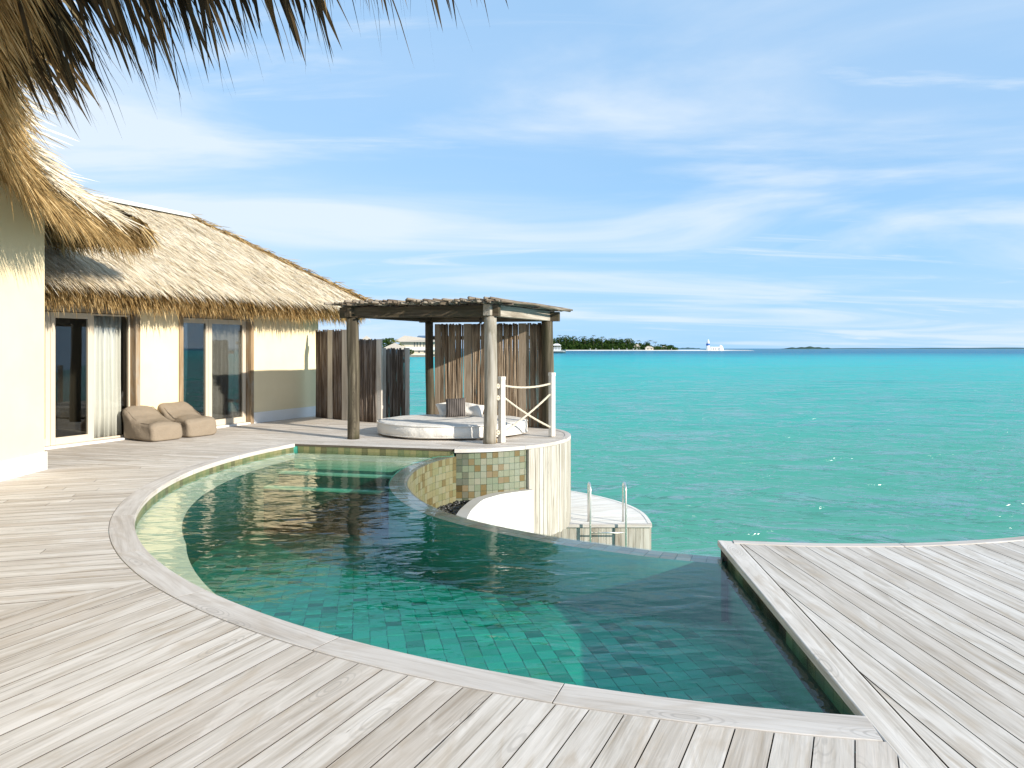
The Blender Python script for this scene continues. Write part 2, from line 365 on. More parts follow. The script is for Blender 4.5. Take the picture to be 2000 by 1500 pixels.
def foliage(name, stops):
    m = MT(name); ge = m.n('ShaderNodeNewGeometry'); col = m.ramp(ge.outputs['Random Per Island'], stops)
    d = m.n('ShaderNodeBsdfDiffuse'); t = m.n('ShaderNodeBsdfTranslucent'); m.l(col, d.inputs[0]); m.l(col, t.inputs[0])
    mx = m.n('ShaderNodeMixShader'); mx.inputs[0].default_value = 0.3; m.l(d.outputs[0], mx.inputs[1]); m.l(t.outputs[0], mx.inputs[2]); m.l(mx.outputs[0], m.out.inputs[0]); return m.m
M['leaf'] = foliage('foliage', [(0, (0.018, 0.045, 0.012)), (0.6, (0.045, 0.095, 0.022)), (1, (0.10, 0.14, 0.035))])
M['palm_leaf'] = foliage('palm_frond', [(0, (0.06, 0.085, 0.015)), (0.6, (0.15, 0.17, 0.03)), (1, (0.26, 0.24, 0.05))])
M['hill'] = simple('distant_hill', (0.05, 0.085, 0.07), 0.9, 0.0, nscale=0.02)

def striped():
    m = MT('striped_fabric'); m.principled(0.85, 0.15); v = m.coords('Object')
    sp = m.n('ShaderNodeSeparateXYZ'); m.l(v, sp.inputs[0]); w = m.math('SINE', m.math('MULTIPLY', sp.outputs['X'], 190.0))
    m.color(m.mix(m.rng(w, 0.35, 0.8), (0.05, 0.043, 0.04), (0.22, 0.195, 0.18))); return m.m
M['stripe'] = striped()

def sea_mat():
    m = MT('sea_water')
    ge = m.n('ShaderNodeNewGeometry'); sp = m.n('ShaderNodeSeparateXYZ'); m.l(ge.outputs['Position'], sp.inputs[0])
    d = sp.outputs['Y']
    patch = m.noise(m.coords('Object', (0.012, 0.03, 1)), 1.0, 6, 0.62, 0.8)
    dd = m.math('MULTIPLY', d, m.math('ADD', 0.45, m.math('MULTIPLY', patch, 1.1)))
    lg = m.math('DIVIDE', m.math('LOGARITHM', m.math('MAXIMUM', dd, 10.0), 10.0), 4.0)
    col = m.ramp(lg, [(0.25, (0.090, 0.33, 0.24)), (0.36, (0.090, 0.375, 0.295)), (0.46, (0.065, 0.42, 0.37)), (0.56, (0.040, 0.46, 0.46)), (0.615, (0.030, 0.44, 0.48)), (0.66, (0.025, 0.30, 0.40)), (0.70, (0.022, 0.19, 0.32)), (0.80, (0.03, 0.19, 0.30))])
    reef = m.noise(m.coords('Object', (0.05, 0.16, 1)), 1.0, 5, 0.6, 0.5)
    col = m.mix(m.rng(reef, 0.54, 0.70, 0.0, 0.45), col, m.mix(1.0, col, (0.35, 0.62, 0.72), 'MULTIPLY'))
    w1 = m.noise(m.coords('Object', (1.0, 1.8, 1)), 1.5, 5, 0.62, 0.6); w2 = m.noise(m.coords('Object', (0.30, 0.75, 1)), 1.0, 4, 0.6, 0.5); w3 = m.noise(m.coords('Object', (0.05, 0.14, 1)), 1.0, 5, 0.65, 0.5)
    far = m.rng(d, 60, 400, 0.0, 1.0)
    pk = m.math('POWER', m.noise(m.coords('Object', (0.50, 1.05, 1)), 1.0, 3, 0.5, 0.9), 6.0); pk2 = m.math('POWER', m.noise(m.coords('Object', (0.16, 0.40, 1)), 1.0, 4, 0.55, 0.9), 6.0)
    h = m.math('ADD', m.math('ADD', m.math('MULTIPLY', w1, 0.03), m.math('ADD', m.math('MULTIPLY', pk, 2.7), m.math('MULTIPLY', pk2, 6.5))), m.math('MULTIPLY', m.math('MULTIPLY', w3, 2.2), far))
    b = m.n('ShaderNodeBump'); b.inputs['Strength'].default_value = 1.0; b.inputs['Distance'].default_value = 0.9; m.l(h, b.inputs['Height'])
    lw = m.n('ShaderNodeLayerWeight'); lw.inputs['Blend'].default_value = 0.5; m.l(b.outputs[0], lw.inputs['Normal'])
    fre = m.math('MINIMUM', m.math('ADD', 0.02, m.math('MULTIPLY', m.math('POWER', lw.outputs['Facing'], 5.0), 0.98)), m.rng(d, 15, 130, 0.78, 0.42))   # a ruffled sea never mirrors fully
    di = m.n('ShaderNodeBsdfDiffuse'); m.l(col, di.inputs[0]); upn = m.n('ShaderNodeCombineXYZ', Z=1.0); m.l(upn.outputs[0], di.inputs['Normal']); gl = m.n('ShaderNodeBsdfGlossy'); gl.inputs['Roughness'].default_value = 0.10; m.l(b.outputs[0], gl.inputs['Normal'])
    mx = m.n('ShaderNodeMixShader'); m.l(fre, mx.inputs[0]); m.l(di.outputs[0], mx.inputs[1]); m.l(gl.outputs[0], mx.inputs[2]); m.l(mx.outputs[0], m.out.inputs[0])
    return m.m
M['sea'] = sea_mat()

def pool_mat():
    m = MT('pool_water')
    v = m.coords('Object', (1.0, 1.9, 1)); w1 = m.noise(v, 2.3, 2, 0.5, 0.5); w2 = m.noise(v, 7.5, 2, 0.5, 0.3); amp = m.noise(m.coords('Object', (1, 1, 1)), 0.35, 2, 0.5)
    b = m.n('ShaderNodeBump'); b.inputs['Distance'].default_value = 0.05; m.l(m.rng(amp, 0.35, 0.62, 0.10, 0.42), b.inputs['Strength'])
    m.l(m.math('ADD', w1, m.math('MULTIPLY', w2, 0.22)), b.inputs['Height'])
    lw = m.n('ShaderNodeLayerWeight'); lw.inputs['Blend'].default_value = 0.5; m.l(b.outputs[0], lw.inputs['Normal'])
    fre = m.math('ADD', 0.02, m.math('MULTIPLY', m.math('POWER', lw.outputs['Facing'], 5.0), 0.98), True)     # same from both sides of the surface
    t = m.n('ShaderNodeBsdfTransparent'); t.inputs[0].default_value = (0.97, 1, 0.99, 1); gl = m.n('ShaderNodeBsdfGlossy'); gl.inputs['Roughness'].default_value = 0.0
    m.l(b.outputs[0], gl.inputs['Normal'])
    mx = m.n('ShaderNodeMixShader'); m.l(fre, mx.inputs[0]); m.l(t.outputs[0], mx.inputs[1]); m.l(gl.outputs[0], mx.inputs[2]); m.l(mx.outputs[0], m.out.inputs[0])
    va = m.n('ShaderNodeVolumeAbsorption'); va.inputs['Color'].default_value = (0.02, 0.79, 0.75, 1); va.inputs['Density'].default_value = 1.0
    m.l(va.outputs[0], m.out.inputs['Volume']); return m.m
M['pool_water'] = pool_mat()

# ---------------------------------------------------------------- plan measurements
PC = (2.31, 9.18); PR = 6.22; COPW = 0.19; ZW = -0.09           # pool circle, coping width, water level
RIM = (-0.95, 12.95); RR = 1.95                                 # round platform under the daybed pavilion
FAR_A, FAR_B = (-3.37, 11.63), (-0.835, 11.005)                 # far straight edge of the pool
EDGE_FAR, EDGE_NEAR = Vector((1.604, 5.80)), Vector((1.065, -3.0))   # deck edge right of the pool
INF = [FAR_B, (-1.099, 10.48), (-1.24, 9.94), (-1.282, 9.39), (-1.245, 8.78), (-1.115, 8.25), (-0.92, 7.74), (-0.69, 7.33), (-0.513, 7.10),
       (-0.317, 6.88), (-0.073, 6.66), (0.112, 6.51), (0.345, 6.33), (0.627, 6.15), (0.917, 5.995), (1.208, 5.85), (1.62, 5.70)]
INFS = [tuple(p) for p in spline(INF, 90)]
SEA_Z = -2.4

# ---------------------------------------------------------------- sea
def make_sea():
    na = 620; t_ = np.linspace(0, 1, 860); r = 8.0 * np.exp(math.log(9000 / 8.0) * (0.30 * t_ + 0.70 * t_ ** 3.2)); nr = len(r); a = np.radians(np.linspace(-75, 75, na))
    rr, aa = np.meshgrid(r, a, indexing='ij'); X = rr * np.sin(aa); Y = rr * np.cos(aa)
    sp = np.maximum(np.gradient(r)[:, None] + 0 * aa, rr * R(150) / na)
    Z = np.zeros_like(X)
    for k in range(34):
        wl = 0.40 * (3.6 / 0.40) ** (k / 33.0) * rng.uniform(0.85, 1.15); th = R(205) + rng.normal(0, 0.55)
        ph = (X * math.sin(th) + Y * math.cos(th)) * 2 * math.pi / wl + rng.uniform(0, 6.28)
        am = 0.0034 * wl ** 0.9 * np.clip(1.6 - 2.6 * sp / wl, 0, 1)
        Z += am * (np.sin(ph) + 0.25 * np.sin(2 * ph + 0.6))
    V = np.stack([X, Y, Z + SEA_Z], -1).reshape(-1, 3)
    i = np.arange(nr - 1)[:, None] * na + np.arange(na - 1)[None]
    Fc = np.stack([i, i + na, i + na + 1, i + 1], -1).reshape(-1, 4)[:, ::-1]
    me = bpy.data.meshes.new('sea'); me.vertices.add(len(V)); me.vertices.foreach_set('co', V.ravel())
    me.loops.add(Fc.size); me.loops.foreach_set('vertex_index', Fc.ravel()); me.polygons.add(len(Fc))
    me.polygons.foreach_set('loop_start', np.arange(len(Fc)) * 4); me.polygons.foreach_set('use_smooth', np.ones(len(Fc), bool))
    me.materials.append(M['sea']); me.update(); me.validate()
    obj('sea', me, kind='structure', label='turquoise lagoon stretching to the horizon')
make_sea()

# ---------------------------------------------------------------- decks of planks
def shade_sides(o):
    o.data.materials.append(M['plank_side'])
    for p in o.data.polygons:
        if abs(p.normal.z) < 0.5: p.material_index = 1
def plank_field(parent, region, heading, width, gap, mat, z=0.0, th=0.03, joint=None, name='plank', phase=0.0):
    d = (math.sin(R(heading)), math.cos(R(heading))); n = (d[1], -d[0])
    t = [p[0] * n[0] + p[1] * n[1] for p in region]; s = [p[0] * d[0] + p[1] * d[1] for p in region]
    k0 = math.floor(min(t) / width - phase); k1 = math.ceil(max(t) / width - phase)
    for k in range(k0, k1 + 1):
        a, b = (k + phase) * width + gap / 2, (k + 1 + phase) * width - gap / 2
        poly = clip(region, (n[0] * a, n[1] * a), n); poly = clip(poly, (n[0] * b, n[1] * b), (-n[0], -n[1]))
        if len(poly) < 3 or abs(area(poly)) < 0.004: continue
        pieces = [poly]
        if joint:
            ss = [p[0] * d[0] + p[1] * d[1] for p in poly]; cut = min(ss) + random.uniform(0.25, 1.0) * joint; pieces = []; lo = min(ss) - 1
            cuts = []
            while cut < max(ss) - 0.4: cuts.append(cut); cut += joint * random.uniform(0.8, 1.2)
            for c0, c1 in zip([lo] + cuts, cuts + [max(ss) + 1]):
                q = clip(poly, (d[0] * (c0 + .002), d[1] * (c0 + .002)), d); q = clip(q, (d[0] * (c1 - .002), d[1] * (c1 - .002)), (-d[0], -d[1]))
                if len(q) >= 3: pieces.append(q)
        for q in pieces:
            q2 = [q[0]]
            for p in q[1:]:
                if abs(p[0] - q2[-1][0]) + abs(p[1] - q2[-1][1]) > 1e-4: q2.append(p)
            if len(q2) < 3 or abs(area(q2)) < 0.002: continue
            if area(q2) < 0: q2 = q2[::-1]
            cx = sum(p[0] for p in q2) / len(q2); cy = sum(p[1] for p in q2) / len(q2)
            ang = math.atan2(d[1], d[0]); Mw = Matrix.Translation((cx, cy, z + random.uniform(-.0006, .0006))) @ Matrix.Rotation(ang, 4, 'Z')
            ca, sa = math.cos(-ang), math.sin(-ang)
            loc = [((p[0] - cx) * ca - (p[1] - cy) * sa, (p[0] - cx) * sa + (p[1] - cy) * ca) for p in q2]
            m = MB(); m.prism(loc, -th, 0.0); o = m.build(name, mat, parent, world=Mw); shade_sides(o)

RO = PR + COPW + 0.004
left_deck = empty('pool_deck', (-3, 2, 0), 'pale weathered timber deck curving round the left side of the pool', 'deck', kind='structure')
a_r = math.degrees(math.atan2(2.94 - PC[1], 1.432 - PC[0]))     # where coping meets the right-hand deck
A1, A2, A3 = -136.6, -182.0, -203.3
sec1 = arc(PC, RO, a_r + 0.1, A1, 40) + [(-5.85, PC[1] + (-5.85 - PC[0]) * math.tan(R(A1 + 360))), (-5.85, -1.8), (1.132, -1.8)]
plank_field(left_deck, sec1, 24.8, 0.143, 0.0055, M['deck'])
sec2 = arc(PC, RO, A1, A2, 40) + [(-5.85, PC[1] + (-5.85 - PC[0]) * math.tan(R(A2 + 360))), (-5.85, PC[1] + (-5.85 - PC[0]) * math.tan(R(A1 + 360)))]
plank_field(left_deck, sec2, 74.0, 0.143, 0.0055, M['deck'], joint=2.6)
HW, HD, HN = Vector((-5.2, 14.7)), Vector((0.416, 0.909)).normalized(), Vector((0.909, -0.416)).normalized()    # house wall line, its direction and outward normal
hp = lambda s, o=0.0: HW + HD * s + HN * o
rimc = arc(RIM, RR - 0.09, -87, 110, 60)
sec3 = arc(PC, RO, A2, A3 + 0.3, 24) + [(-3.56, 11.70), FAR_A, (-0.87, 11.012)] + rimc + [(-2.55, 15.9), tuple(hp(2.2, 0.02)), tuple(hp(-5.9, 0.02)), (-6.3, 9.2)]
plank_field(left_deck, sec3, 103.9, 0.143, 0.0055, M['deck'], joint=2.8)
basepoly = arc(PC, RO + 0.03, a_r - 0.2, A3, 70) + [(-3.5, 11.75), (-3.2, 11.7), (-0.9, 11.12)] + arc(RIM, RR - 0.12, -87, 110, 40) + [(-2.55, 15.9), tuple(hp(2.2)), tuple(hp(-6)), (-7.5, 9), (-5.9, 9), (-5.9, -2), (1.0, -2)]
MB().prism(basepoly, -0.12, -0.034).build('shade_slab', M['dark_base'], left_deck)  # dark slab stands in for the shaded void seen through the plank gaps

def curved_board(name, path_in, path_out, z0, z1, mat, parent, chunks, gap=0.0012):
    n = len(path_in); 
    for c in range(chunks):
        i0, i1 = (n - 1) * c // chunks, (n - 1) * (c + 1) // chunks
        A = path_in[i0:i1 + 1]; B = path_out[i0:i1 + 1]
        mid = (Vector(A[len(A) // 2][:2]) + Vector(B[len(B) // 2][:2])) / 2; t = Vector(A[-1][:2]) - Vector(A[0][:2]); ang = math.atan2(t.y, t.x)
        Mw = Matrix.Translation((mid.x, mid.y, 0)) @ Matrix.Rotation(ang, 4, 'Z'); I = Mw.inverted()
        def loc(p, z): return I @ Vector((p[0], p[1], z))
        v = []; f = []; k = len(A)
        tt = Vector(A[1][:2]) - Vector(A[0][:2]); tt.normalize(); te = (Vector(A[-1][:2]) - Vector(A[-2][:2])).normalized()
        for j in range(k):
            off = tt * gap if j == 0 else (-te * gap if j == k - 1 else Vector((0, 0)))
            a = Vector(A[j][:2]) + off; b = Vector(B[j][:2]) + off
            v += [loc(a, z0), loc(b, z0), loc(b, z1), loc(a, z1)]
        for j in range(k - 1):
            q = 4 * j
            for e in range(4): f.append((q + e, q + (e + 1) % 4, q + 4 + (e + 1) % 4, q + 4 + e))
        f += [(3, 2, 1, 0), (4 * (k - 1), 4 * (k - 1) + 1, 4 * (k - 1) + 2, 4 * (k - 1) + 3)]
        o = mo(name, v, f, mat, parent, False, Mw); o.data.materials.append(M['plank_side']); o.data.polygons[len(f) - 1].material_index = 1; o.data.polygons[len(f) - 2].material_index = 1; bevel(o, 0.003, 2)  # end faces take the painted gap shade too

right_deck = empty('seaside_deck', (3, 3, 0), 'pale weathered timber deck with a pointed corner on the right of the pool', 'deck', kind='structure')
ed = (EDGE_FAR - EDGE_NEAR).normalized(); en = Vector((ed.y, -ed.x))
def edge_at(D): return EDGE_NEAR + (EDGE_FAR - EDGE_NEAR) * ((D - EDGE_NEAR.y) / (EDGE_FAR.y - EDGE_NEAR.y))
FARC = [tuple(p) for p in spline([(1.604, 5.80), (2.18, 5.705), (2.766, 5.683), (3.34, 5.735), (4.065, 5.90), (4.9, 6.22), (5.8, 6.75), (6.6, 7.4)], 48)]
FARI = [tuple(p) for p in offset(FARC, -0.085)]
rb = 0.147
reg = [(1.60, 5.75)] + [p for p in FARI if p[0] > 1.66] + [(6.6, -1.8), (edge_at(-1.8).x, -1.8)]
reg = clip(reg, tuple(EDGE_NEAR + en * (rb + 0.006)), tuple(en))
plank_field(right_deck, reg, math.degrees(math.atan(-88 / 1450)), 0.1477, 0.006, M['deck'], joint=None, phase=0.3)
e0, e1 = edge_at(-1.8), EDGE_FAR
bpoly = [tuple(e0), tuple(e0 + en * rb), tuple(e1 + en * rb - ed * 0.03), tuple(e1)]
ang = math.atan2(ed.y, ed.x); mid = (e0 + e1) / 2; Mw = Matrix.Translation((mid.x, mid.y, 0.001)) @ Matrix.Rotation(ang, 4, 'Z'); I2 = Mw.inverted()
bevel(MB().prism([(I2 @ Vector((p[0], p[1], 0)))[:2] for p in bpoly], -0.045, 0).build('edge_board', M['deck'], right_deck, world=Mw), 0.006)
k = next(i for i, p in enumerate(FARC) if p[0] > 1.67)
curved_board('trim_board', FARI[k:], FARC[k:], -0.04, 0.006, M['coping'], right_deck, 4)
MB().prism([tuple(e0 + en * 0.05), tuple(e1 + en * 0.05 - ed * .12)] + [tuple(p) for p in offset(FARC, -0.05)[4:]] + [(6.6, -1.8)][:1], -0.13, -0.0315).build('shade_slab', M['dark_base'], right_deck)
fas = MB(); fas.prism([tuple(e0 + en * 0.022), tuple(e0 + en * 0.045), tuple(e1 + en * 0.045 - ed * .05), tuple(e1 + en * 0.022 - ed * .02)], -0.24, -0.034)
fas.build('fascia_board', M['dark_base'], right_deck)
for (x, y) in ((2.2, 5.2), (4.2, 5.2), (6.0, 5.8), (2.2, 3.0), (4.2, 3.0)):
    MB().tube([(x, y, -4), (x, y, -0.13)], 0.11, 10).build('pile', M['post'], right_deck, True)

# ---------------------------------------------------------------- swimming pool
pool = empty('swimming_pool', (0, 6, -0.72), 'curved green tiled infinity pool set into the timber deck', 'pool')
ZF = -0.50; DEEP = -1.75; SL0, SLK = 5.2, 0.105
zf = lambda y: ZF - max(0.0, y - SL0) * SLK          # slope added to darken the water towards the far end
ring = arc(PC, PR, a_r, A3, 110)
curved_board('coping_board', ring, arc(PC, PR + COPW, a_r, A3, 110), -0.05, 0.004, M['coping'], pool, 9)
inner_inf = [tuple(p) for p in offset(INFS, -0.21)]
if (Vector(inner_inf[40]) - Vector(PC)).length > (Vector(INFS[40]) - Vector(PC)).length: pass
def left_of_pool(p): return inside(p, list(arc(PC, PR, a_r, A3, 60)) + [FAR_A] + INFS + [tuple(edge_at(3.0))])
inner_inf = [tuple(p) for p in offset(INFS, -0.21)]
if not left_of_pool(inner_inf[45]): inner_inf = [tuple(p) for p in offset(INFS, 0.21)]
RT = PR + 0.012
right_in, right_near = edge_at(5.6) + en * 0.03, edge_at(2.9) + en * 0.03
inner_poly = arc(PC, RT, a_r, A3, 90) + [(-3.36, 11.645)] + [(-0.86, 11.03)] + inner_inf[2:] + [tuple(right_in), tuple(right_near)]
bs = MB()
nI = len(inner_poly)
bs.add([(p[0], p[1], -0.10 if True else 0) for p in inner_poly] + [(p[0], p[1], DEEP) for p in inner_poly], [((i + 1) % nI, i, nI + i, nI + (i + 1) % nI) for i in range(nI)])
for q in (clip(inner_poly, (0, SL0), (0, -1)), clip(inner_poly, (0, SL0), (0, 1))):
    bs.add([(p[0], p[1], zf(p[1]) - 0.003) for p in q], [tuple(range(len(q)))])
# upper lining between water and coping
up = arc(PC, RT, a_r, A3, 90) + [(-3.36, 11.645), (-0.86, 11.03)]
bs.add([(p[0], p[1], -0.10) for p in up] + [(p[0], p[1], -0.03) for p in up], [(i, i + 1, len(up) + i + 1, len(up) + i) for i in range(len(up) - 1)])
upr = [tuple(right_in), tuple(right_near)]
bs.add([(p[0], p[1], -0.10) for p in upr] + [(p[0], p[1], -0.05) for p in upr], [(0, 1, 3, 2)])
basin = bs.build('basin', M['grout'], pool)
# bench along the round side
B0 = -119.0; bench_o = arc(PC, RT - 0.002, B0, A3 + 1.5, 90); bench_i = []
for i in range(91):
    ph = B0 + (A3 + 2.8 - B0) * i / 90; bench_i += arc(PC, float(np.interp(-ph, [119, 150], [6.21, 5.84])), ph, ph, 1)[:1]
bm_ = MB(); n = 91
bm_.add([(p[0], p[1], -0.15) for p in bench_o] + [(p[0], p[1], -0.15) for p in bench_i], [(i, i + 1, n + i + 1, n + i) for i in range(n - 1)])
M['bench'] = simple('bench_stone', (0.80, 0.67, 0.47), 0.6, 0.3, nscale=14, var=0.10)
M['dark_reflection_tile'] = simple('dark_reflection_tile', (0.045, 0.125, 0.09), 0.5, 0.3, nscale=30, var=0.3)  # dark green holds the fence's dark reflection over the steps
bench = bm_.build('bench', M['bench'], pool)
MB().add([(p[0], p[1], -0.152) for p in bench_i] + [(p[0], p[1], DEEP) for p in bench_i], [(i, i + 1, n + i + 1, n + i) for i in range(n - 1)]).build('riser', M['dark_reflection_tile'], bench)
# steps along the far side
fd = (Vector(FAR_B) - Vector(FAR_A)).normalized(); fn = Vector((fd.y, -fd.x)); fn = fn if fn.y < 0 else -fn
for j, (w0, w1, zz) in enumerate(((0.0, 0.55, -0.14), (0.55, 0.95, -0.28), (0.95, 1.35, -0.42))):
    a = Vector(FAR_A) + fd * 0.06 + fn * w0; b = Vector(FAR_B) - fd * (0.05 + 0.16 * w1) + fn * w0
    MB().prism([tuple(a), tuple(Vector(FAR_A) + fd * (0.02 - 0.1 * w1) + fn * w1), tuple(Vector(FAR_B) - fd * (0.12 + 0.35 * w1) + fn * w1), tuple(b)], DEEP + 0.002 * j, zz).build('step', M['bench'] if j == 0 else M['dark_reflection_tile'], pool)
    if j:
        q0 = Vector(FAR_A) + fd * (0.03 - 0.1 * w1) + fn * w1; q1 = Vector(FAR_B) - fd * (0.13 + 0.35 * w1) + fn * w1
        MB().prism([tuple(q0 + fn * .006), tuple(q1 + fn * .006), tuple(q1 - fn * 0.13), tuple(q0 - fn * 0.13)], zz - 0.02, zz + 0.004).build('step_nosing', M['bench'], pool)
# wall of the overflow edge, its outside and its ledge
wl = MB(); n = len(INFS)
wl.add([(p[0], p[1], -0.113) for p in INFS] + [(p[0], p[1], -0.113) for p in inner_inf] + [(p[0], p[1], SEA_Z - 0.5) for p in INFS],
       [(i, i + 1, n + i + 1, n + i) for i in range(n - 1)] + [(i, 2 * n + i, 2 * n + i + 1, i + 1) for i in range(n - 1)])
wl.build('overflow_wall', M['grout'], pool)

TB = MB().box(-0.5, 0.5, -0.5, 0.5, 0, 1)
tile_me = mesh('tile', TB.v, TB.f, M['tile'])
def put_tile(name, center, xdir, ydir, sx, sy, th, color, parent):
    x = Vector(xdir).normalized(); y = Vector(ydir).normalized(); z = x.cross(y)
    Mw = Matrix(((x.x * sx, y.x * sy, z.x * th, center[0]), (x.y * sx, y.y * sy, z.y * th, center[1]), (x.z * sx, y.z * sy, z.z * th, center[2]), (0, 0, 0, 1)))
    o = obj(name, tile_me, parent, Mw); o.color = (*color, 1); return o
GREEN = [tuple(q * 0.55 for q in c) for c in [(0.40, 0.43, 0.31), (0.44, 0.46, 0.35), (0.36, 0.41, 0.30), (0.47, 0.47, 0.36), (0.41, 0.45, 0.35), (0.33, 0.39, 0.27), (0.30, 0.22, 0.09), (0.34, 0.27, 0.14), (0.38, 0.30, 0.18)]]
YEL = [tuple(q * 0.56 for q in c) for c in [(0.36, 0.34, 0.19), (0.40, 0.38, 0.24), (0.33, 0.33, 0.18), (0.30, 0.25, 0.12), (0.38, 0.35, 0.20), (0.25, 0.20, 0.09), (0.37, 0.37, 0.24)]]
FLOOR = [tuple(q * k for q, k in zip(c, (0.6, 1.6, 1.5))) for c in [(0.11, 0.27, 0.21), (0.13, 0.31, 0.25), (0.095, 0.24, 0.19), (0.12, 0.29, 0.24), (0.14, 0.33, 0.26), (0.075, 0.18, 0.14), (0.06, 0.13, 0.10), (0.15, 0.25, 0.17)]]
FW = [5, 5, 4, 5, 4, 2, 1.2, 1]
pick = lambda P, w=None: random.choices(P, w)[0]
# overflow ledge tiles (just under water)
seg = 0; LEDGE = [tuple(q * 0.55 for q in c) for c in [(0.36, 0.40, 0.32), (0.42, 0.42, 0.35), (0.40, 0.35, 0.29), (0.33, 0.37, 0.31), (0.30, 0.28, 0.20)]]
L_ = spline(INF, 60)
for i in range(60):
    a, b = L_[i], L_[i + 1]; d = (b - a); ln = d.length; d.normalize(); nn = Vector((-d.y, d.x))
    if not left_of_pool(tuple((a + b) / 2 + nn * 0.1)): nn = -nn
    for q in (0.053, 0.155):
        c = (a + b) / 2 + nn * q
        x = (d.x, d.y, 0); y = Vector((0, 0, 1)).cross(Vector(x))
        put_tile('ledge_tile', (c.x, c.y, -0.112), x, y, ln - 0.004, 0.098, 0.006, pick(LEDGE), pool)
# outside of the overflow wall: yellow-green tiles in the overflow pit
T = 0.097
Y_ = spline(INF[:9], 44)
for i in range(44):
    a, b = Y_[i], Y_[i + 1]; d = (b - a); ln = d.length; d.normalize(); nn = Vector((-d.y, d.x))
    if left_of_pool(tuple((a + b) / 2 + nn * 0.1)): nn = -nn
    c = (a + b) / 2
    for r in range(7):
        zc = -0.106 - T * (r + 0.5)
        x = Vector((d.x, d.y, 0)); y = Vector((0, 0, 1)); z = Vector((nn.x, nn.y, 0))
        if x.cross(y).dot(z) < 0: x = -x
        put_tile('wall_tile', (c.x, c.y, zc), x, y, ln - 0.004, T - 0.004, random.uniform(0.008, 0.012), pick(YEL), pool)
# tile band between the water and the coping
BAND = [(0.17, 0.20, 0.10), (0.21, 0.22, 0.11), (0.14, 0.17, 0.09), (0.24, 0.23, 0.12), (0.13, 0.13, 0.07)]
def band(P, n_):
    Q = spline(P, n_)
    for i in range(n_):
        a, b = Q[i], Q[i + 1]; d = b - a; ln = d.length; d.normalize(); nn = Vector((-d.y, d.x)); c = (a + b) / 2
        if not left_of_pool(tuple(c + nn * 0.2)): nn = -nn
        x = Vector((d.x, d.y, 0)); y = Vector((0, 0, 1))
        if x.cross(y).dot(Vector((nn.x, nn.y, 0))) < 0: x = -x
        put_tile('band_tile', (c.x, c.y, -0.085), x, y, ln - 0.003, 0.11, 0.006, pick(BAND), pool)
band(arc(PC, RT - 0.001, -150, A3 + .2, 40), 60); band([(-3.355, 11.642), (-2.1, 11.334), (-0.865, 11.028)], 26); band([tuple(edge_at(5.55) + en * 0.028), tuple(edge_at(2.95) + en * 0.028)], 22)
# floor tiles: nearest ones single pieces, the rest one joined field
def floor_tiles():
    ts = 0.118; fp = arc(PC, 5.85, a_r, A3 + 3, 60) + [(-3.0, 10.15), (-1.5, 9.6)] + inner_inf[24:] + [tuple(right_in), tuple(right_near)]
    u = Vector((math.cos(R(12)), math.sin(R(12)))); v = Vector((-u.y, u.x)); C = []
    for i in range(-60, 60):
        for j in range(-10, 100):
            c = Vector((0, 2.5)) + u * ts * i + v * ts * j
            if inside(tuple(c), fp): C.append(c)
    C.sort(key=lambda c: c.length); V = []; Fc = []; colr = []
    for q, c in enumerate(C):
        col = pick(FLOOR, FW)
        if q < 300:
            ja = random.uniform(-.06, .06); uu = Vector((u.x * math.cos(ja) - u.y * math.sin(ja), u.x * math.sin(ja) + u.y * math.cos(ja))); put_tile('floor_tile', (c.x, c.y, zf(c.y) - 0.003), (uu.x, uu.y, -SLK * uu.y * (c.y > SL0)), (-uu.y, uu.x, -SLK * uu.x * (c.y > SL0)), ts * random.uniform(0.93, 0.985), ts * random.uniform(0.93, 0.985), 0.005, col, pool)
        else:
            h = (ts - 0.006) / 2; b = len(V)
            for zz in (-0.003, 0.002):
                for sx, sy in ((-1, -1), (1, -1), (1, 1), (-1, 1)):
                    yy = c.y + u.y * sx * h + v.y * sy * h + random.uniform(-.007, .007); V.append((c.x + u.x * sx * h + v.x * sy * h + random.uniform(-.007, .007), yy, zf(yy) + zz))
            Fc += [(b + 4, b + 5, b + 6, b + 7)] + [(b + e, b + (e + 1) % 4, b + 4 + (e + 1) % 4, b + 4 + e) for e in range(4)]; colr += [col] * 8
    me = mesh('floor_tile_field', V, Fc, M['tile_field']); ca = me.color_attributes.new('Col', 'FLOAT_COLOR', 'POINT')
    ca.data.foreach_set('color', np.array([(*c, 1) for c in colr], np.float32).ravel())
    obj('floor_tile_field', me, pool, kind='stuff')
floor_tiles()
inset = offset(INFS, 0.03); inset = inset if left_of_pool(tuple(inset[45])) else offset(INFS, -0.03)
wpoly = arc(PC, PR + 0.08, a_r, A3 + 0.2, 90) + [(-3.45, 11.73), (-0.86, 11.11)] + [tuple(p) for p in inset[1:]] + [tuple(edge_at(5.70) + en * 0.08), tuple(edge_at(2.85) + en * 0.08)]
if area(wpoly) < 0: wpoly = wpoly[::-1]
MB().prism(wpoly, -1.9, ZW).build('water', M['pool_water'], pool)

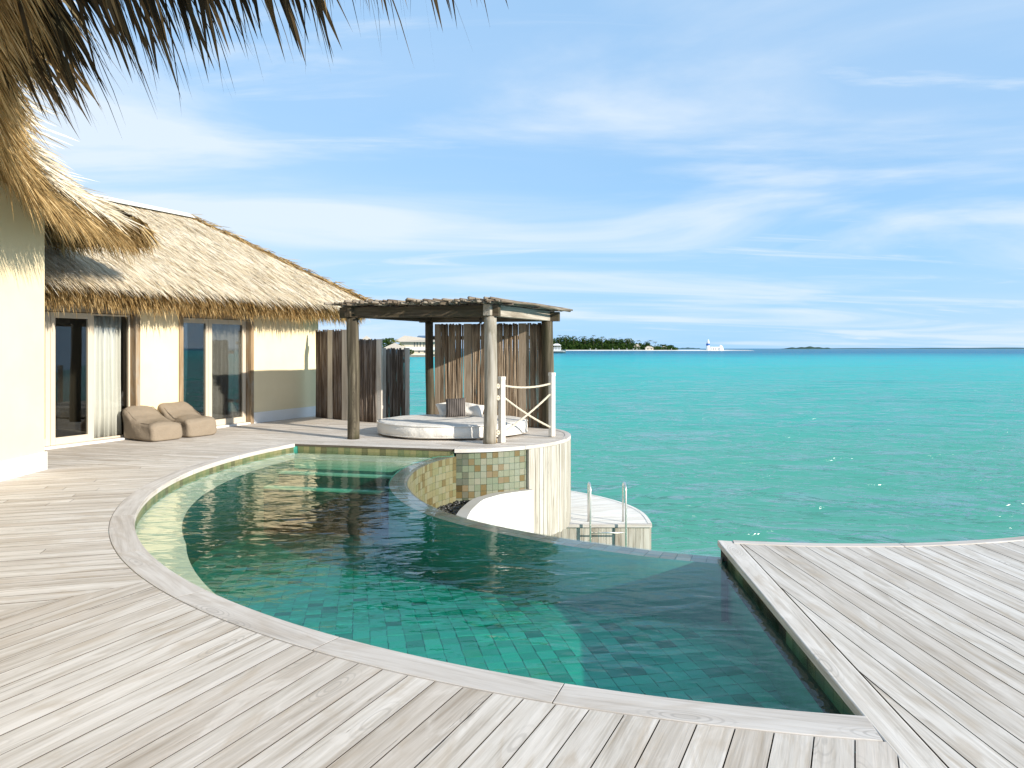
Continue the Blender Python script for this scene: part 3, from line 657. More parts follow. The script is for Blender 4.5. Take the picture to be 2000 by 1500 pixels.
# ---------------------------------------------------------------- overflow pit: kerb, pebbles
KERB = [(0.26, 11.47), (0.05, 11.36), (-0.253, 11.13), (-0.438, 10.88), (-0.56, 10.66), (-0.65, 10.26), (-0.715, 9.79), (-0.72, 9.2), (-0.55, 8.5), (-0.1, 7.75), (0.6, 7.15), (1.6, 6.7)]
ks = [tuple(p) for p in spline(KERB, 60)]; ko = offset(ks, 0.16); ko = ko if ko[20].x > ks[20][0] else offset(ks, -0.16)
km = MB(); n = 61; ZK = -0.665
km.add([(p[0], p[1], ZK - 0.12) for p in ks] + [(p[0], p[1], ZK) for p in ks] + [(p[0], p[1], ZK) for p in ko] + [(p[0], p[1], SEA_Z - 0.5) for p in ko],
       [(r * n + i, r * n + i + 1, (r + 1) * n + i + 1, (r + 1) * n + i) for r in (0, 2) for i in range(n - 1)])
kerb = km.build('overflow_pit', M['white_wall'], None, label='white curved wall round the overflow pit below the infinity edge', cat='basin wall')
MB().add([(p[0], p[1], ZK) for p in ks] + [(p[0], p[1], ZK) for p in ko], [(i, i + 1, n + i + 1, n + i) for i in range(n - 1)]).build('kerb_top', M['kerb_top_shade'], kerb)
def pebbles():
    bmx = bmesh.new(); bmesh.ops.create_icosphere(bmx, subdivisions=1, radius=1); vs = [v.co.copy() for v in bmx.verts]; fs = [tuple(v.index for v in f.verts) for f in bmx.faces]; bmx.free()
    poly = [tuple(p) for p in spline(INF[:12], 40)] + ks[::-1][8:] + [(-0.4, 11.2)]; m = MB()
    m.add([(p[0], p[1], -0.80) for p in poly], [tuple(range(len(poly)))])
    for _ in range(1500):
        p = (random.uniform(-1.3, 0.3), random.uniform(8.6, 11.4))
        if not inside(p, poly): continue
        s = random.uniform(0.018, 0.034); rot = Matrix.Rotation(random.uniform(0, 6), 3, 'Z')
        m.add([rot @ Vector((v.x * s * 1.3, v.y * s, v.z * s * 0.7)) + Vector((p[0], p[1], -0.79 + random.uniform(0, 0.03))) for v in vs], fs)
    M['pebble'] = simple('black_pebble', (0.035, 0.034, 0.032), 0.35, 0.5, nscale=30, var=0.5)
    m.build('pebbles', M['pebble'], None, True, kind='stuff', label='black pebbles lying in the overflow pit')
pebbles()

# ---------------------------------------------------------------- round platform below the pavilion
plat = empty('round_platform', (RIM[0], RIM[1], -1.4), 'round raised platform with green tiles and whitewashed board cladding under the daybed', 'platform')
curved_board('rim_board', arc(RIM, RR - 0.085, -87.2, 112, 72), arc(RIM, RR + 0.02, -87.2, 112, 72), -0.05, 0.005, M['coping'], plat, 6)
MB().prism(arc(RIM, RR - 0.03, -92, 112, 70) + [(-2.6, 15.4), (-2.4, 11.6)], -0.86, -0.125).build('core_wall', M['grout'], plat)
ang_split = -51.0
ncol = 13
GRID = [(2, 5), (3, 7), (4, 8), (3, 6)]
for i in range(ncol):
    a0 = -86.5 + (ang_split + 86.5) * (i + 0.5) / ncol; ca, sa = math.cos(R(a0)), math.sin(R(a0)); w = RR * R(ang_split + 86.5) / ncol
    for r in range(8):
        zc = -0.052 - T * (r + 0.5)
        col = pick(GREEN, [6, 6, 5, 5, 6, 4, 3.2, 3.0, 2.0])
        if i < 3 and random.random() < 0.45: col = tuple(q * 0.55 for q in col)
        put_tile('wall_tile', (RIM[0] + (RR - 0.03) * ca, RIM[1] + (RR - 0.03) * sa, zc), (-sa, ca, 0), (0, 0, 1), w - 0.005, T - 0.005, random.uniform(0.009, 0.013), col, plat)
bw = 0.094; nb = int(RR * R(112 - ang_split) / bw)
for i in range(nb):
    a0 = ang_split + (i + 0.5) * math.degrees(bw / RR); ca, sa = math.cos(R(a0)), math.sin(R(a0))
    Mw = Matrix.Translation((RIM[0] + RR * ca, RIM[1] + RR * sa, -0.75)) @ Matrix.Rotation(R(a0), 4, 'Z')
    t = random.uniform(0.012, 0.02)
    MB().box(-0.02, t, -bw / 2 + .003, bw / 2 - .003, -0.72 + random.uniform(-.012, .012), 0.698).build('cladding_board', M['clad'], plat, world=Mw)
a0 = ang_split - 0.6; ca, sa = math.cos(R(a0)), math.sin(R(a0))
MB().box(-0.09, 0.035, -0.03, 0.03, -0.72, 0.697).build('corner_board', M['clad'], plat, world=Matrix.Translation((RIM[0] + RR * ca, RIM[1] + RR * sa, -0.75)) @ Matrix.Rotation(R(a0), 4, 'Z'))
for (x, y) in ((0.35, 12.3), (0.5, 13.4), (-1.5, 14.3), (-2.4, 13.2)):
    MB().tube([(x, y, -4), (x, y, -0.86)], 0.14, 12).build('pile', M['post'], plat, True)

# ---------------------------------------------------------------- lower jetty and ladder
ZJ = -1.6
M['jetty'] = wood('jetty_wood', (0.84, 0.81, 0.75), (0.74, 0.70, 0.63), (0.50, 0.45, 0.38), vary=0.25, crack=0.4)
jet = empty('swim_jetty', (1.2, 14, ZJ), 'low fan-shaped whitewashed timber jetty beyond the round platform', 'jetty')
JF = [(-0.3, 16.6), (0.6, 16.45), (1.185, 16.2), (1.63, 15.77), (1.99, 15.3), (2.26, 14.79), (2.42, 14.3), (2.49, 13.75), (2.47, 13.12)]
js = [tuple(p) for p in spline(JF, 40)]
jreg = js + [(-0.3, 13.12)]
fc = Vector((-3.2, 12.9))
for k in range(26):
    t0, t1 = R(1.5 + k * 1.9), R(1.5 + (k + 1) * 1.9)
    n0 = (-math.sin(t0), math.cos(t0)); n1 = (math.sin(t1), -math.cos(t1))
    q = clip(clip(jreg, tuple(fc + Vector(n0) * 0.003), n0), tuple(fc + Vector(n1) * 0.003), n1)
    if len(q) < 3 or abs(area(q)) < 0.01: continue
    if area(q) < 0: q = q[::-1]
    c = Vector((sum(p[0] for p in q) / len(q), sum(p[1] for p in q) / len(q))); a = (t0 + t1) / 2
    Mw = Matrix.Translation((c.x, c.y, ZJ + random.uniform(-.002, .002))) @ Matrix.Rotation(a, 4, 'Z'); I2 = Mw.inverted()
    MB().prism([(I2 @ Vector((p[0], p[1], 0)))[:2] for p in q], -0.035, 0).build('plank', M['jetty'], jet, world=Mw)
curved_board('rim_board', [tuple(p) for p in offset(js, -0.07 if offset(js, -0.07)[20].x < js[20][0] else 0.07)], js, -0.06 + ZJ, 0.006 + ZJ, M['jetty'], jet, 4)
MB().box(-0.3, 2.46, 13.04, 13.12, ZJ - 0.05, ZJ + 0.003).build('front_trim', M['coping'], jet)
nb = 21
for i in range(nb):
    x0 = -0.3 + 2.74 * i / nb; w = 2.74 / nb
    MB().box(-w / 2 + .003, w / 2 - .003, -0.012, 0.012, -0.65, 0.0).build('face_board', M['clad'], jet, world=Matrix.Translation((x0 + w / 2, 13.085 + random.uniform(-.003, .003), ZJ - 0.052)))
for i in range(30):
    a, b = Vector(js[i + 10]), Vector(js[i + 11]); d = (b - a); ln = d.length
    MB().box(-ln / 2 + .003, ln / 2 - .003, -0.012, 0.012, -0.65, 0).build('face_board', M['clad'], jet, world=Matrix.Translation((*((a + b) / 2 * 0.992 + Vector((0, .11))), ZJ - 0.05)) @ Matrix.Rotation(math.atan2(d.y, d.x), 4, 'Z'))
lad = empty('pool_ladder', (1.67, 12.95, ZJ), 'stainless steel swimming ladder on the front of the low jetty', 'ladder')
for x in (1.365, 1.985):
    top = -0.875; y0 = 12.93; pts = [(x, y0, -2.9), (x, y0, top - 0.12)]
    for q in range(1, 8): pts.append((x, y0 + 0.17 - 0.17 * math.cos(q / 8 * math.pi), top - 0.12 + 0.12 * math.sin(q / 8 * math.pi)))
    pts += [(x, y0 + 0.34, top - 0.12), (x, y0 + 0.34, ZJ)]
    MB().tube(pts, 0.017, 10).build('handrail', M['steel'], lad, True)
for z in (-1.715, -2.0, -2.3, -2.6):
    MB().tube([(1.365, 12.93, z), (1.985, 12.93, z)], 0.013, 8).build('rung', M['steel'], lad, True)

# ---------------------------------------------------------------- pavilion
FL, FR, BR, BL = Vector((-2.63, 12.29)), Vector((-0.347, 11.69)), Vector((0.673, 13.90)), Vector((-1.61, 14.50))
pav = empty('daybed_pavilion', (-1.0, 13.1, 0), 'timber pavilion with rough log posts and a roof of sticks over the daybed', 'pavilion')
def log_post(p, r, h, mat, seed):
    rr = random.Random(seed); n = 16; rows = 26; v = []; f = []
    ph = [rr.uniform(0, 6.28) for _ in range(6)]
    for j in range(rows + 1):
        z = h * j / rows; ox = 0.012 * math.sin(z * 1.7 + ph[0]); oy = 0.012 * math.sin(z * 1.3 + ph[1])
        for k in range(n):
            a = 2 * math.pi * k / n; q = r * (1 + 0.045 * math.sin(2 * a + z * 1.1 + ph[2]) + 0.03 * math.sin(5 * a + ph[3]) + 0.03 * math.sin(z * 4 + 3 * a + ph[4]) + rr.uniform(-.01, .01)) * (1.04 - 0.05 * j / rows)
            v.append((ox + q * math.cos(a), oy + q * math.sin(a), z))
    for j in range(rows):
        for k in range(n): f.append((j * n + k, j * n + (k + 1) % n, (j + 1) * n + (k + 1) % n, (j + 1) * n + k))
    f += [tuple(range(n - 1, -1, -1)), tuple(rows * n + k for k in range(n))]
    return mo('post', v, f, mat, pav, True, Matrix.Translation((p.x, p.y, 0.002)))
log_post(FL, 0.097, 1.998, M['post'], 1); log_post(FR, 0.098, 1.998, M['post_pale'], 2); log_post(BR, 0.112, 1.998, M['post'], 3); log_post(BL, 0.082, 1.998, M['post'], 4)
def beam_obj(a, b, ext0, ext1, w, z0, h, mat=M['beam']):
    d = (b - a).normalized(); a = a - d * ext0; b = b + d * ext1; L = (b - a).length; c = (a + b) / 2
    o = MB().box(-L / 2, L / 2, -w / 2, w / 2, 0, h).build('beam', mat, pav, world=Matrix.Translation((c.x, c.y, z0)) @ Matrix.Rotation(math.atan2(d.y, d.x), 4, 'Z')); bevel(o, 0.008); return o
M['beam_pale'] = wood('pale_beam_wood', (0.46, 0.42, 0.36), (0.33, 0.29, 0.235), (0.16, 0.13, 0.095), axis='X', grain=0.6, vary=0.1)
beam_obj(FL, FR, 0.22, 0.16, 0.12, 2.0, 0.175); beam_obj(BL, BR, 0.2, 0.22, 0.12, 2.0, 0.175)
beam_obj(FR, BR, 0.12, 0.2, 0.13, 2.008, 0.18, M['beam_pale']); beam_obj(FL, BL, 0.16, 0.2, 0.12, 2.008, 0.18)
sd = (BR - FR).normalized(); fdv = (FR - FL).normalized()
for t in (0.33, 0.66):
    a = FL + (FR - FL) * t; beam_obj(a, a + (BL - FL), -0.07, -0.07, 0.06, 2.06, 0.125)
# roof sticks: lie front to back on the beams
def stick_mesh(name, L, r, mat, axis='X', n=7, seg=7, seed=0, bend=0.012):
    rr = random.Random(seed); pts = []; rad = []; p1, p2 = rr.uniform(0, 6), rr.uniform(0, 6)
    for j in range(seg + 1):
        t = L * j / seg; a, b = bend * math.sin(t * 2.1 + p1), bend * math.sin(t * 1.6 + p2)
        pts.append((t, a, b) if axis == 'X' else (a, b, t)); rad.append(r * rr.uniform(0.85, 1.15))
    m = MB(); m.tube(pts, rad, n); return mesh(name, m.v, m.f, mat, True)
rs = [stick_mesh('roof_stick', 2.95 + random.uniform(-.12, .12), random.uniform(0.016, 0.027), M['roof_stick'], 'X', 7, 7, q) for q in range(10)]
a_s = math.atan2(sd.y, sd.x)
total = 3.02; nst = 74
for i in range(nst):
    for layer in (0, 1):
        if layer and random.random() < 0.45: continue
        t = -0.30 + total * (i + 0.5 * layer + random.uniform(-.25, .25)) / nst
        p = FL + fdv * t - sd * (0.13 + random.uniform(0, 0.20))
        z = 2.212 + layer * 0.037 + random.uniform(-0.004, 0.020)
        obj('roof_stick', random.choice(rs), pav, Matrix.Translation((p.x, p.y, z)) @ Matrix.Rotation(a_s + random.uniform(-.018, .018), 4, 'Z') @ Matrix.Rotation(random.uniform(-.006, .006), 4, 'Y') @ Matrix.Rotation(random.uniform(0, 6), 4, 'X'))
for t in (0.12, 1.2, 2.35):      # battens under the sticks
    a = FL - fdv * 0.26 + sd * t; b = a + fdv * 2.95; m = MB(); m.tube([(a.x, a.y, 2.196), ((a.x + b.x) / 2, (a.y + b.y) / 2, 2.20), (b.x, b.y, 2.196)], 0.016, 7)
    m.build('batten', M['bark'], pav, True)
# lamp hanging in the pavilion
lm = MB(); lm.tube([(-0.55, 13.0, 2.19), (-0.55, 13.0, 2.02)], 0.008, 6); lm.tube([(-0.55, 13.0, 2.03), (-0.55, 13.0, 1.93)], [0.028, 0.022], 8); lm.build('pendant_spot', M['dark_base'], pav, True)

# ---------------------------------------------------------------- stick screens
bark_sticks = {}
def stick_lib(key, H, mat, r0, r1):
    return [stick_mesh('stick', H + random.uniform(-.03, .015), random.uniform(r0, r1), mat, 'Z', 7, 9, random.random(), 0.005) for _ in range(8)]
def screen(name, a, b, H, layout, label, stickmat, boardmat, group=None, z0=0.0, cat='fence'):
    """layout: list of (kind, fraction from, fraction to) along a->b"""
    a = Vector(a); b = Vector(b); d = b - a; L = d.length; ang = math.atan2(d.y, d.x); e = empty(name, ((a.x + b.x) / 2, (a.y + b.y) / 2, z0), label, cat, group)
    lib = stick_lib(name, H, stickmat, 0.0165, 0.0225)
    for kind, t0, t1 in layout:
        if kind == 'b':
            c = a + d * (t0 + t1) / 2; w = L * (t1 - t0)
            bevel(MB().box(-w / 2, w / 2, -0.018, 0.018, 0, H + 0.005).build('board', boardmat, e, world=Matrix.Translation((c.x, c.y, z0 + .002)) @ Matrix.Rotation(ang, 4, 'Z')), 0.004)
        else:
            w = L * (t1 - t0); n = max(1, round(w / 0.0305))
            for i in range(n):
                c = a + d * (t0 + (t1 - t0) * (i + 0.5 + random.uniform(-.08, .08)) / n)
                obj('stick', random.choice(lib), e, Matrix.Translation((c.x, c.y, z0 + .003)) @ Matrix.Rotation(random.uniform(0, 6), 4, 'Z') @ Matrix.Rotation(random.uniform(-.003, .003), 4, 'X'))
    nrm = Vector((-d.y, d.x)).normalized(); nrm = nrm if nrm.y > 0 else -nrm
    for zz in (0.28, H - 0.3):
        p, q = a + nrm * 0.035, b + nrm * 0.035
        MB().beam(p, q, 0.03, 0.07, z0 + zz).build('rail', boardmat, e)
def lin(a, b, xs):    # fractions along a->b at photo columns xs
    a = Vector(a); b = Vector(b); out = []
    for x in xs:
        u = (x - 1000) / F; out.append((u * a.y - a.x) / ((b.x - a.x) - u * (b.y - a.y)))
    return out
a, b = (-4.27, 16.12), (-3.30, 15.30); t = lin(a, b, (617, 641, 650.5, 669, 682))
screen('stick_fence', a, b, 1.88, [('s', t[0], t[1]), ('b', t[1], t[2]), ('s', t[2], t[3]), ('b', t[3], t[4])], 'tall dark stick fence panel against the house corner', M['bark'], M['board'], 'stick fence panels')
a, b = (-3.25, 15.26), (-2.62, 14.9); t = lin(a, b, (700, 736, 746)); 
screen('stick_fence', a, b, 1.675, [('s', t[0], t[1]), ('b', t[1], t[2])], 'middle-height stick fence panel just right of the dark pavilion post', M['bark'], M['board'], 'stick fence panels')
a, b = (-2.62, 15.3), (-2.12, 15.42); t = lin(a, b, (747, 754, 791.5, 800))
screen('stick_fence', a, b, 1.50, [('b', t[0], t[1]), ('s', t[1], t[2]), ('b', t[2], t[3])], 'lowest stick fence panel with the sea showing beside it', M['bark'], M['board'], 'stick fence panels')
a, b = tuple(BL + Vector((0.0, 0.06))), tuple(BR + Vector((0, 0.06))); t = lin(a, b, (849.5, 859, 901, 906, 921, 946, 1013, 1028, 1060))
screen('stick_screen', a, b, 1.965, [('b', t[0], t[1]), ('s', t[1], t[2] + .015), ('b', t[3], t[4]), ('s', t[4], t[6]), ('b', t[6], t[7]), ('s', t[7], t[8])], 'tan stick and board privacy screen along the back of the pavilion', M['stick_tan'], M['board_tan'], cat='screen')

# ---------------------------------------------------------------- daybed and cushions
def superdisc(cx, cy, rx, ry, z0, z1, e=0.06, n=96):
    prof = [(0, 0), (0.97, 0), (1.0, 0.12), (1.005, 0.5), (1.0, 0.85), (0.985, 0.95), (0.955, 1.0), (0.90, 1.01), (0.6, 1.025), (0.0, 1.03)]
    v = []; f = []
    for j, (q, h) in enumerate(prof[1:-1]):
        for k in range(n):
            a = 2 * math.pi * k / n; wob = 1 + 0.004 * math.sin(9 * a + j) + 0.003 * math.sin(23 * a)
            v.append((rx * q * math.cos(a) * wob, ry * q * math.sin(a) * wob, z0 + (z1 - z0) * h + 0.004 * math.sin(7 * a + 2 * j)))
    m_ = len(prof) - 2
    for j in range(m_ - 1):
        for k in range(n): f.append((j * n + k, j * n + (k + 1) % n, (j + 1) * n + (k + 1) % n, (j + 1) * n + k))
    v.append((0, 0, z1 * 1.03)); c = len(v) - 1
    for k in range(n): f.append(((m_ - 1) * n + k, (m_ - 1) * n + (k + 1) % n, c))
    f.append(tuple(range(n - 1, -1, -1))); return v, f
bed = empty('daybed', (-1.045, 13.1, 0), 'large round off-white daybed mattress under the pavilion', 'daybed')
v, f = superdisc(0, 0, 1.31, 1.10, 0.025, 0.245); mo('mattress', v, f, M['white_fabric'], bed, True, Matrix.Translation((-1.045, 13.1, 0)))
pp = MB()
for zz in (0.05, 0.228):
    pp.tube([(1.318 * math.cos(a), 1.108 * math.sin(a), zz) for a in np.linspace(0, 2 * math.pi, 97)], 0.007, 5, False)
pp.build('piping', M['white_fabric'], bed, True, Matrix.Translation((-1.045, 13.1, 0)))
MB().tube([(0, 0, 0.004), (0, 0, 0.03)], 1.0, 40).build('base', M['dark_base'], bed, False, Matrix.Translation((-1.045, 13.1, 0)) @ Matrix.Diagonal((1.2, 1.0, 1, 1)))
def pillow(w, h, t, n=18):
    v = []; f = []
    for side in (1, -1):
        for i in range(n + 1):
            for j in range(n + 1):
                a, b = i / n * 2 - 1, j / n * 2 - 1; pin = 1 - 0.05 * (1 - b * b) if abs(a) > .0 else 1
                x = a * (1 - 0.07 * (1 - b * b) * abs(a)) * w / 2; y = b * (1 - 0.07 * (1 - a * a) * abs(b)) * h / 2
                z = side * t / 2 * max(0, (1 - a ** 4) * (1 - b ** 4)) ** 0.55 + 0.006 * math.sin(5 * a + 3 * b)
                v.append((x, y, z))
    q = (n + 1) ** 2
    for i in range(n):
        for j in range(n):
            A = i * (n + 1) + j; f.append((A, A + n + 1, A + n + 2, A + 1)); f.append((q + A, q + A + 1, q + A + n + 2, q + A + n + 1))
    return v, f
def put_pillow(name, px, D, w, h, t, tilt, rz, zc, mat, label, roll=0):
    v, f = pillow(w, h, t); x = (px - 1000) * D / F
    mo(name, v, f, mat, None, True, Matrix.Translation((x, D, zc)) @ Matrix.Rotation(R(rz), 4, 'Z') @ Matrix.Rotation(R(tilt), 4, 'X') @ Matrix.Rotation(R(roll), 4, 'Z'), label=label, cat='cushion', group='cushions on the daybed')
put_pillow('striped_cushion', 890, 13.42, 0.37, 0.37, 0.12, 68, -4, 0.425, M['stripe'], 'dark grey striped square cushion standing on the daybed', 4)
put_pillow('white_cushion', 921, 13.62, 0.48, 0.26, 0.13, 60, -12, 0.37, M['white_fabric'], 'white cushion right of the striped cushion on the daybed', -9)
put_pillow('white_cushion', 872, 13.68, 0.34, 0.30, 0.12, 62, 20, 0.375, M['white_fabric'], 'cream cushion leaning behind the left edge of the striped cushion', 12)

# ---------------------------------------------------------------- rope railing
rp1, rp2 = Vector((-0.162, 11.76)), Vector((0.676, 12.57))
rail = empty('rope_railing', (0.25, 12.15, 0), 'white rope railing strung between two posts on the platform edge', 'railing')
for p, h in ((rp1, 1.04), (rp2, 1.075)):
    ang = math.atan2((rp2 - rp1).y, (rp2 - rp1).x)
    po = bevel(MB().box(-0.046, 0.046, -0.04, 0.04, 0, h).build('post', M['rail_wood'], rail, world=Matrix.Translation((p.x, p.y, 0.006)) @ Matrix.Rotation(ang, 4, 'Z')), 0.008)
    bevel(MB().box(-0.05, 0.05, -0.044, 0.044, h - 0.05, h + 0.004).build('cap', M['rail_wood'], po, world=Matrix.Translation((p.x, p.y, 0.007)) @ Matrix.Rotation(ang, 4, 'Z')), 0.006)
def rope(a, b, sag, r=0.019, n=46, parent=rail, name='rope', twist=26):
    m = MB(); P = []
    for i in range(n + 1):
        t = i / n; p = a.lerp(b, t); p.z -= 4 * sag * t * (1 - t); P.append(p)
    for s in range(3):
        pts = []
        for i, p in enumerate(P):
            tn = (P[min(i + 1, n)] - P[max(i - 1, 0)]).normalized(); s1 = tn.cross(Vector((0, 0, 1))).normalized(); s2 = s1.cross(tn); a_ = i * twist * 0.05 * 1.25 + s * 2.094
            pts.append(p + (s1 * math.cos(a_) + s2 * math.sin(a_)) * r * 0.52)
        m.tube(pts, r * 0.56, 6)
    return m.build(name, M['rope'], parent, True)
dv = (rp2 - rp1).normalized() * 0.05
P3 = lambda p, z, o=dv: Vector((p.x + o.x, p.y + o.y, z))
rope(P3(rp1, 0.905), P3(rp2, 0.90, -dv), 0.045); rope(P3(rp1, 0.715), P3(rp2, 0.17, -dv), 0.03); rope(P3(rp2, 0.72, -dv), P3(rp1, 0.17), 0.03)
def knot(z, tass):
    base = Vector((rp1.x - dv.x * 1.4, rp1.y - dv.y * 1.4, z)); m = MB(); k = []
    for i in range(25):
        a = i / 24 * 4 * math.pi; k.append(base + Vector((-0.02 + 0.024 * math.cos(a), 0.024 * math.sin(a), 0.03 * math.sin(a * 1.5))))
    m.tube(k, 0.016, 7); m.build('knot', M['rope'], rail, True)
    if tass:
        m = MB()
        for i in range(26):
            a = random.uniform(0, 6.28); s = random.uniform(0.006, 0.032); st = base + Vector((-0.055, 0, -0.045))
            m.tube([base + Vector((-0.035, 0, -0.01)), st, st + Vector((s * math.cos(a), s * math.sin(a), -0.06)), st + Vector((s * 1.4 * math.cos(a), s * 1.4 * math.sin(a), -0.085 - random.uniform(0, 0.045)))], 0.004, 4)
        m.build('tassel', M['tassel'], rail, True)
knot(0.90, True); knot(0.715, True); knot(0.17, True)

# ---------------------------------------------------------------- main house
house = empty('beach_villa', tuple(hp(-1)) + (0,), 'cream plastered villa with a thatched hip roof and two glazed door openings', 'house')
HA = math.atan2(HD.y, HD.x)
HM = Matrix.Translation((HW.x, HW.y, 0)) @ Matrix.Rotation(HA, 4, 'Z')       # local x along wall, local y into the house
TH = 0.22; ZT = 2.55; D1 = (-5.0, -2.5); D2 = (-1.70, 0.095); DH = 2.17
wm = MB()
wm.box(-8.5, D1[0], 0, TH, 0, ZT); wm.box(D1[1], D2[0], 0, TH, 0, ZT); wm.box(D2[1], 2.09, 0, TH, 0, ZT)
wm.box(D1[0], D1[1], 0, TH, DH, ZT); wm.box(D2[0], D2[1], 0, TH, DH, ZT)
wm.box(2.09 - TH, 2.09, TH, 5.0, 0, ZT)
wm.build('wall', M['cream'], house, world=HM)
pl = MB(); pl.box(D2[1] + 0.0, 2.105, -0.018, -0.002, 0, 0.215); pl.build('plinth', M['white'], house, world=HM)
pl = MB(); pl.box(D1[1], D2[0], -0.018, -0.002, 0, 0.215); pl.build('plinth', M['white'], house, world=HM)
# room behind the doors
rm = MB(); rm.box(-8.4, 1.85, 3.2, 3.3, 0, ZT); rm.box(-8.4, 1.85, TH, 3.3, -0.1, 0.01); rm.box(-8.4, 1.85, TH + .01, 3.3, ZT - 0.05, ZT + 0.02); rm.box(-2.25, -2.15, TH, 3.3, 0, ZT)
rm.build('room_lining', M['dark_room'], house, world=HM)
def surround(d):
    """heavy timber frame round an opening"""
    a, b = d
    for nm, (x0, x1, y0, y1, z0, z1) in (('door_jamb', (b - 0.085, b, -0.03, TH - 0.02, 0.0, DH)), ('door_jamb', (a, a + 0.085, -0.03, TH - 0.02, 0.0, DH))):
        c = ((x0 + x1) / 2, (y0 + y1) / 2)
        bevel(MB().box(x0 - c[0], x1 - c[0], y0 - c[1], y1 - c[1], z0, z1).build(nm, M['frame_wood'], house, world=HM @ Matrix.Translation((c[0], c[1], 0))), 0.006)
    m = MB().box(0, DH * 0 + 0.12, -0.125, 0.095, -(b - a) / 2 - 0.02, (b - a) / 2 + 0.02)
    Mw = HM @ Matrix.Translation(((a + b) / 2, 0.085, DH - 0.10)) @ Matrix.Rotation(R(90), 4, 'Y') @ Matrix.Rotation(R(180), 4, 'X')
    m2 = MB().box(-0.11, 0.0, -0.12, 0.11, -(b - a) / 2, (b - a) / 2); bevel(m2.build('door_lintel', M['frame_wood'], house, world=HM @ Matrix.Translation(((a + b) / 2, 0.085, DH - 0.11)) @ Matrix.Rotation(R(90), 4, 'Y')), 0.006)
surround(D1); surround(D2)
def leaf(x0, x1, stile, y, z0=0.035, z1=DH - 0.12, top=0.09, bot=0.11, label=None):
    m = MB(); m.box(x0, x0 + stile, y, y + 0.05, z0, z1); m.box(x1 - stile, x1, y, y + 0.05, z0, z1)
    m.box(x0 + stile, x1 - stile, y, y + 0.05, z1 - top, z1); m.box(x0 + stile, x1 - stile, y, y + 0.05, z0, z0 + bot)
    d = m.build('door', M['cream_frame'], house, world=HM); bevel(d, 0.005)
    MB().box(x0 + stile - .004, x1 - stile + .004, y + 0.02, y + 0.028, z0 + bot - .004, z1 - top + .004).build('pane', M['glass'], d, world=HM)
    return d
leaf(-4.90, -3.955, 0.075, 0.09); leaf(-3.95, -3.275, 0.075, 0.09); leaf(-3.27, -2.59, 0.03, 0.10, top=0.03, bot=0.03)
leaf(-1.615, -0.945, 0.06, 0.09); leaf(-0.94, 0.005, 0.10, 0.09) if False else leaf(-0.94, -0.0, 0.085, 0.09)
MB().box(D1[0], D1[1], -0.02, TH, 0.0, 0.03).build('door_sill', M['white'], house, world=HM); MB().box(D2[0], D2[1], -0.02, TH, 0.0, 0.03).build('door_sill', M['white'], house, world=HM)
def curtain(x0, x1, y, z0, z1, waves, label):
    n = int(waves * 10); v = []; f = []
    for i in range(n + 1):
        t = i / n; x = x0 + (x1 - x0) * t
        for j, z in enumerate((z0, z0 + 0.4, (z0 + z1) / 2, z1 - 0.3, z1)):
            am = 0.035 - 0.012 * j / 4
            v.append((x + 0.01 * math.sin(t * waves * 6.28 * 0.5 + j), y + am * math.sin(t * waves * 6.28 + 0.15 * j) + 0.012 * math.sin(t * 9 + j * .3), z))
    for i in range(n):
        for j in range(4): f.append((i * 5 + j, (i + 1) * 5 + j, (i + 1) * 5 + j + 1, i * 5 + j + 1))
    o = mo('curtain', v, f, M['curtain'], None, True, HM, label=label, cat='curtain', group='curtains behind the glass doors')
    s = o.modifiers.new('solid', 'SOLIDIFY'); s.thickness = 0.004
curtain(-3.24, -2.70, 0.18, 0.02, 2.05, 7, 'pale grey curtain behind the glass door nearest the left edge')
curtain(-0.82, -0.06, 0.18, 0.02, 2.05, 8, 'white curtain behind the second glass door past the bean bags')
# washstand seen through the second door, bed seen through the first
ws = empty('washstand', tuple(hp(-1.1, -1.6)) + (0.01,), 'dark washstand with a stone basin inside the second doorway', 'washstand')
MB().box(-2.0, 0.6, 1.3, 1.8, 0.78, 0.86).build('counter', simple('washstand_wood', (0.12, 0.08, 0.05), 0.5, 0.3), ws, world=HM)
for x in (-1.95, -0.7, 0.55): MB().box(x - .04, x + .04, 1.35, 1.75, 0.01, 0.78).build('leg', M['dark_room'], ws, world=HM)
MB().box(-1.95, 0.55, 1.35, 1.75, 0.22, 0.26).build('shelf', M['dark_room'], ws, world=HM)
bmx = MB(); prof = [(0.02, 0), (0.16, 0.0), (0.22, 0.08), (0.26, 0.16), (0.245, 0.16), (0.20, 0.07), (0.02, 0.03)]; nn = 28
bv = [(q * math.cos(2 * math.pi * k / nn), q * math.sin(2 * math.pi * k / nn), h) for q, h in prof for k in range(nn)]
bf = [(j * nn + k, j * nn + (k + 1) % nn, (j + 1) * nn + (k + 1) % nn, (j + 1) * nn + k) for j in range(len(prof) - 1) for k in range(nn)]
mo('basin', bv, bf, simple('basin_stone', (0.60, 0.50, 0.36), 0.5, 0.3), ws, True, HM @ Matrix.Translation((-1.1, 1.55, 0.861)))
for q, (x, z) in enumerate(((-0.75, 0.262), (-0.75, 0.372))):
    m = MB()
    m.tube([(x - 0.02, 1.40, z + 0.055), (x, 1.42, z + 0.055), (x, 1.70, z + 0.055), (x, 1.72, z + .055)], [0.03, 0.055, 0.055, 0.03], 12)
    m.build('rolled_towel', M['white_fabric'], None, True, HM, label='%s white rolled towel on the washstand shelf inside the doorway' % ('lower', 'upper')[q], cat='towel', group='rolled towels')
fb = empty('indoor_bed', tuple(hp(-4.2, -1.4)) + (0.01,), 'white bed standing inside the left glass door', 'bed')
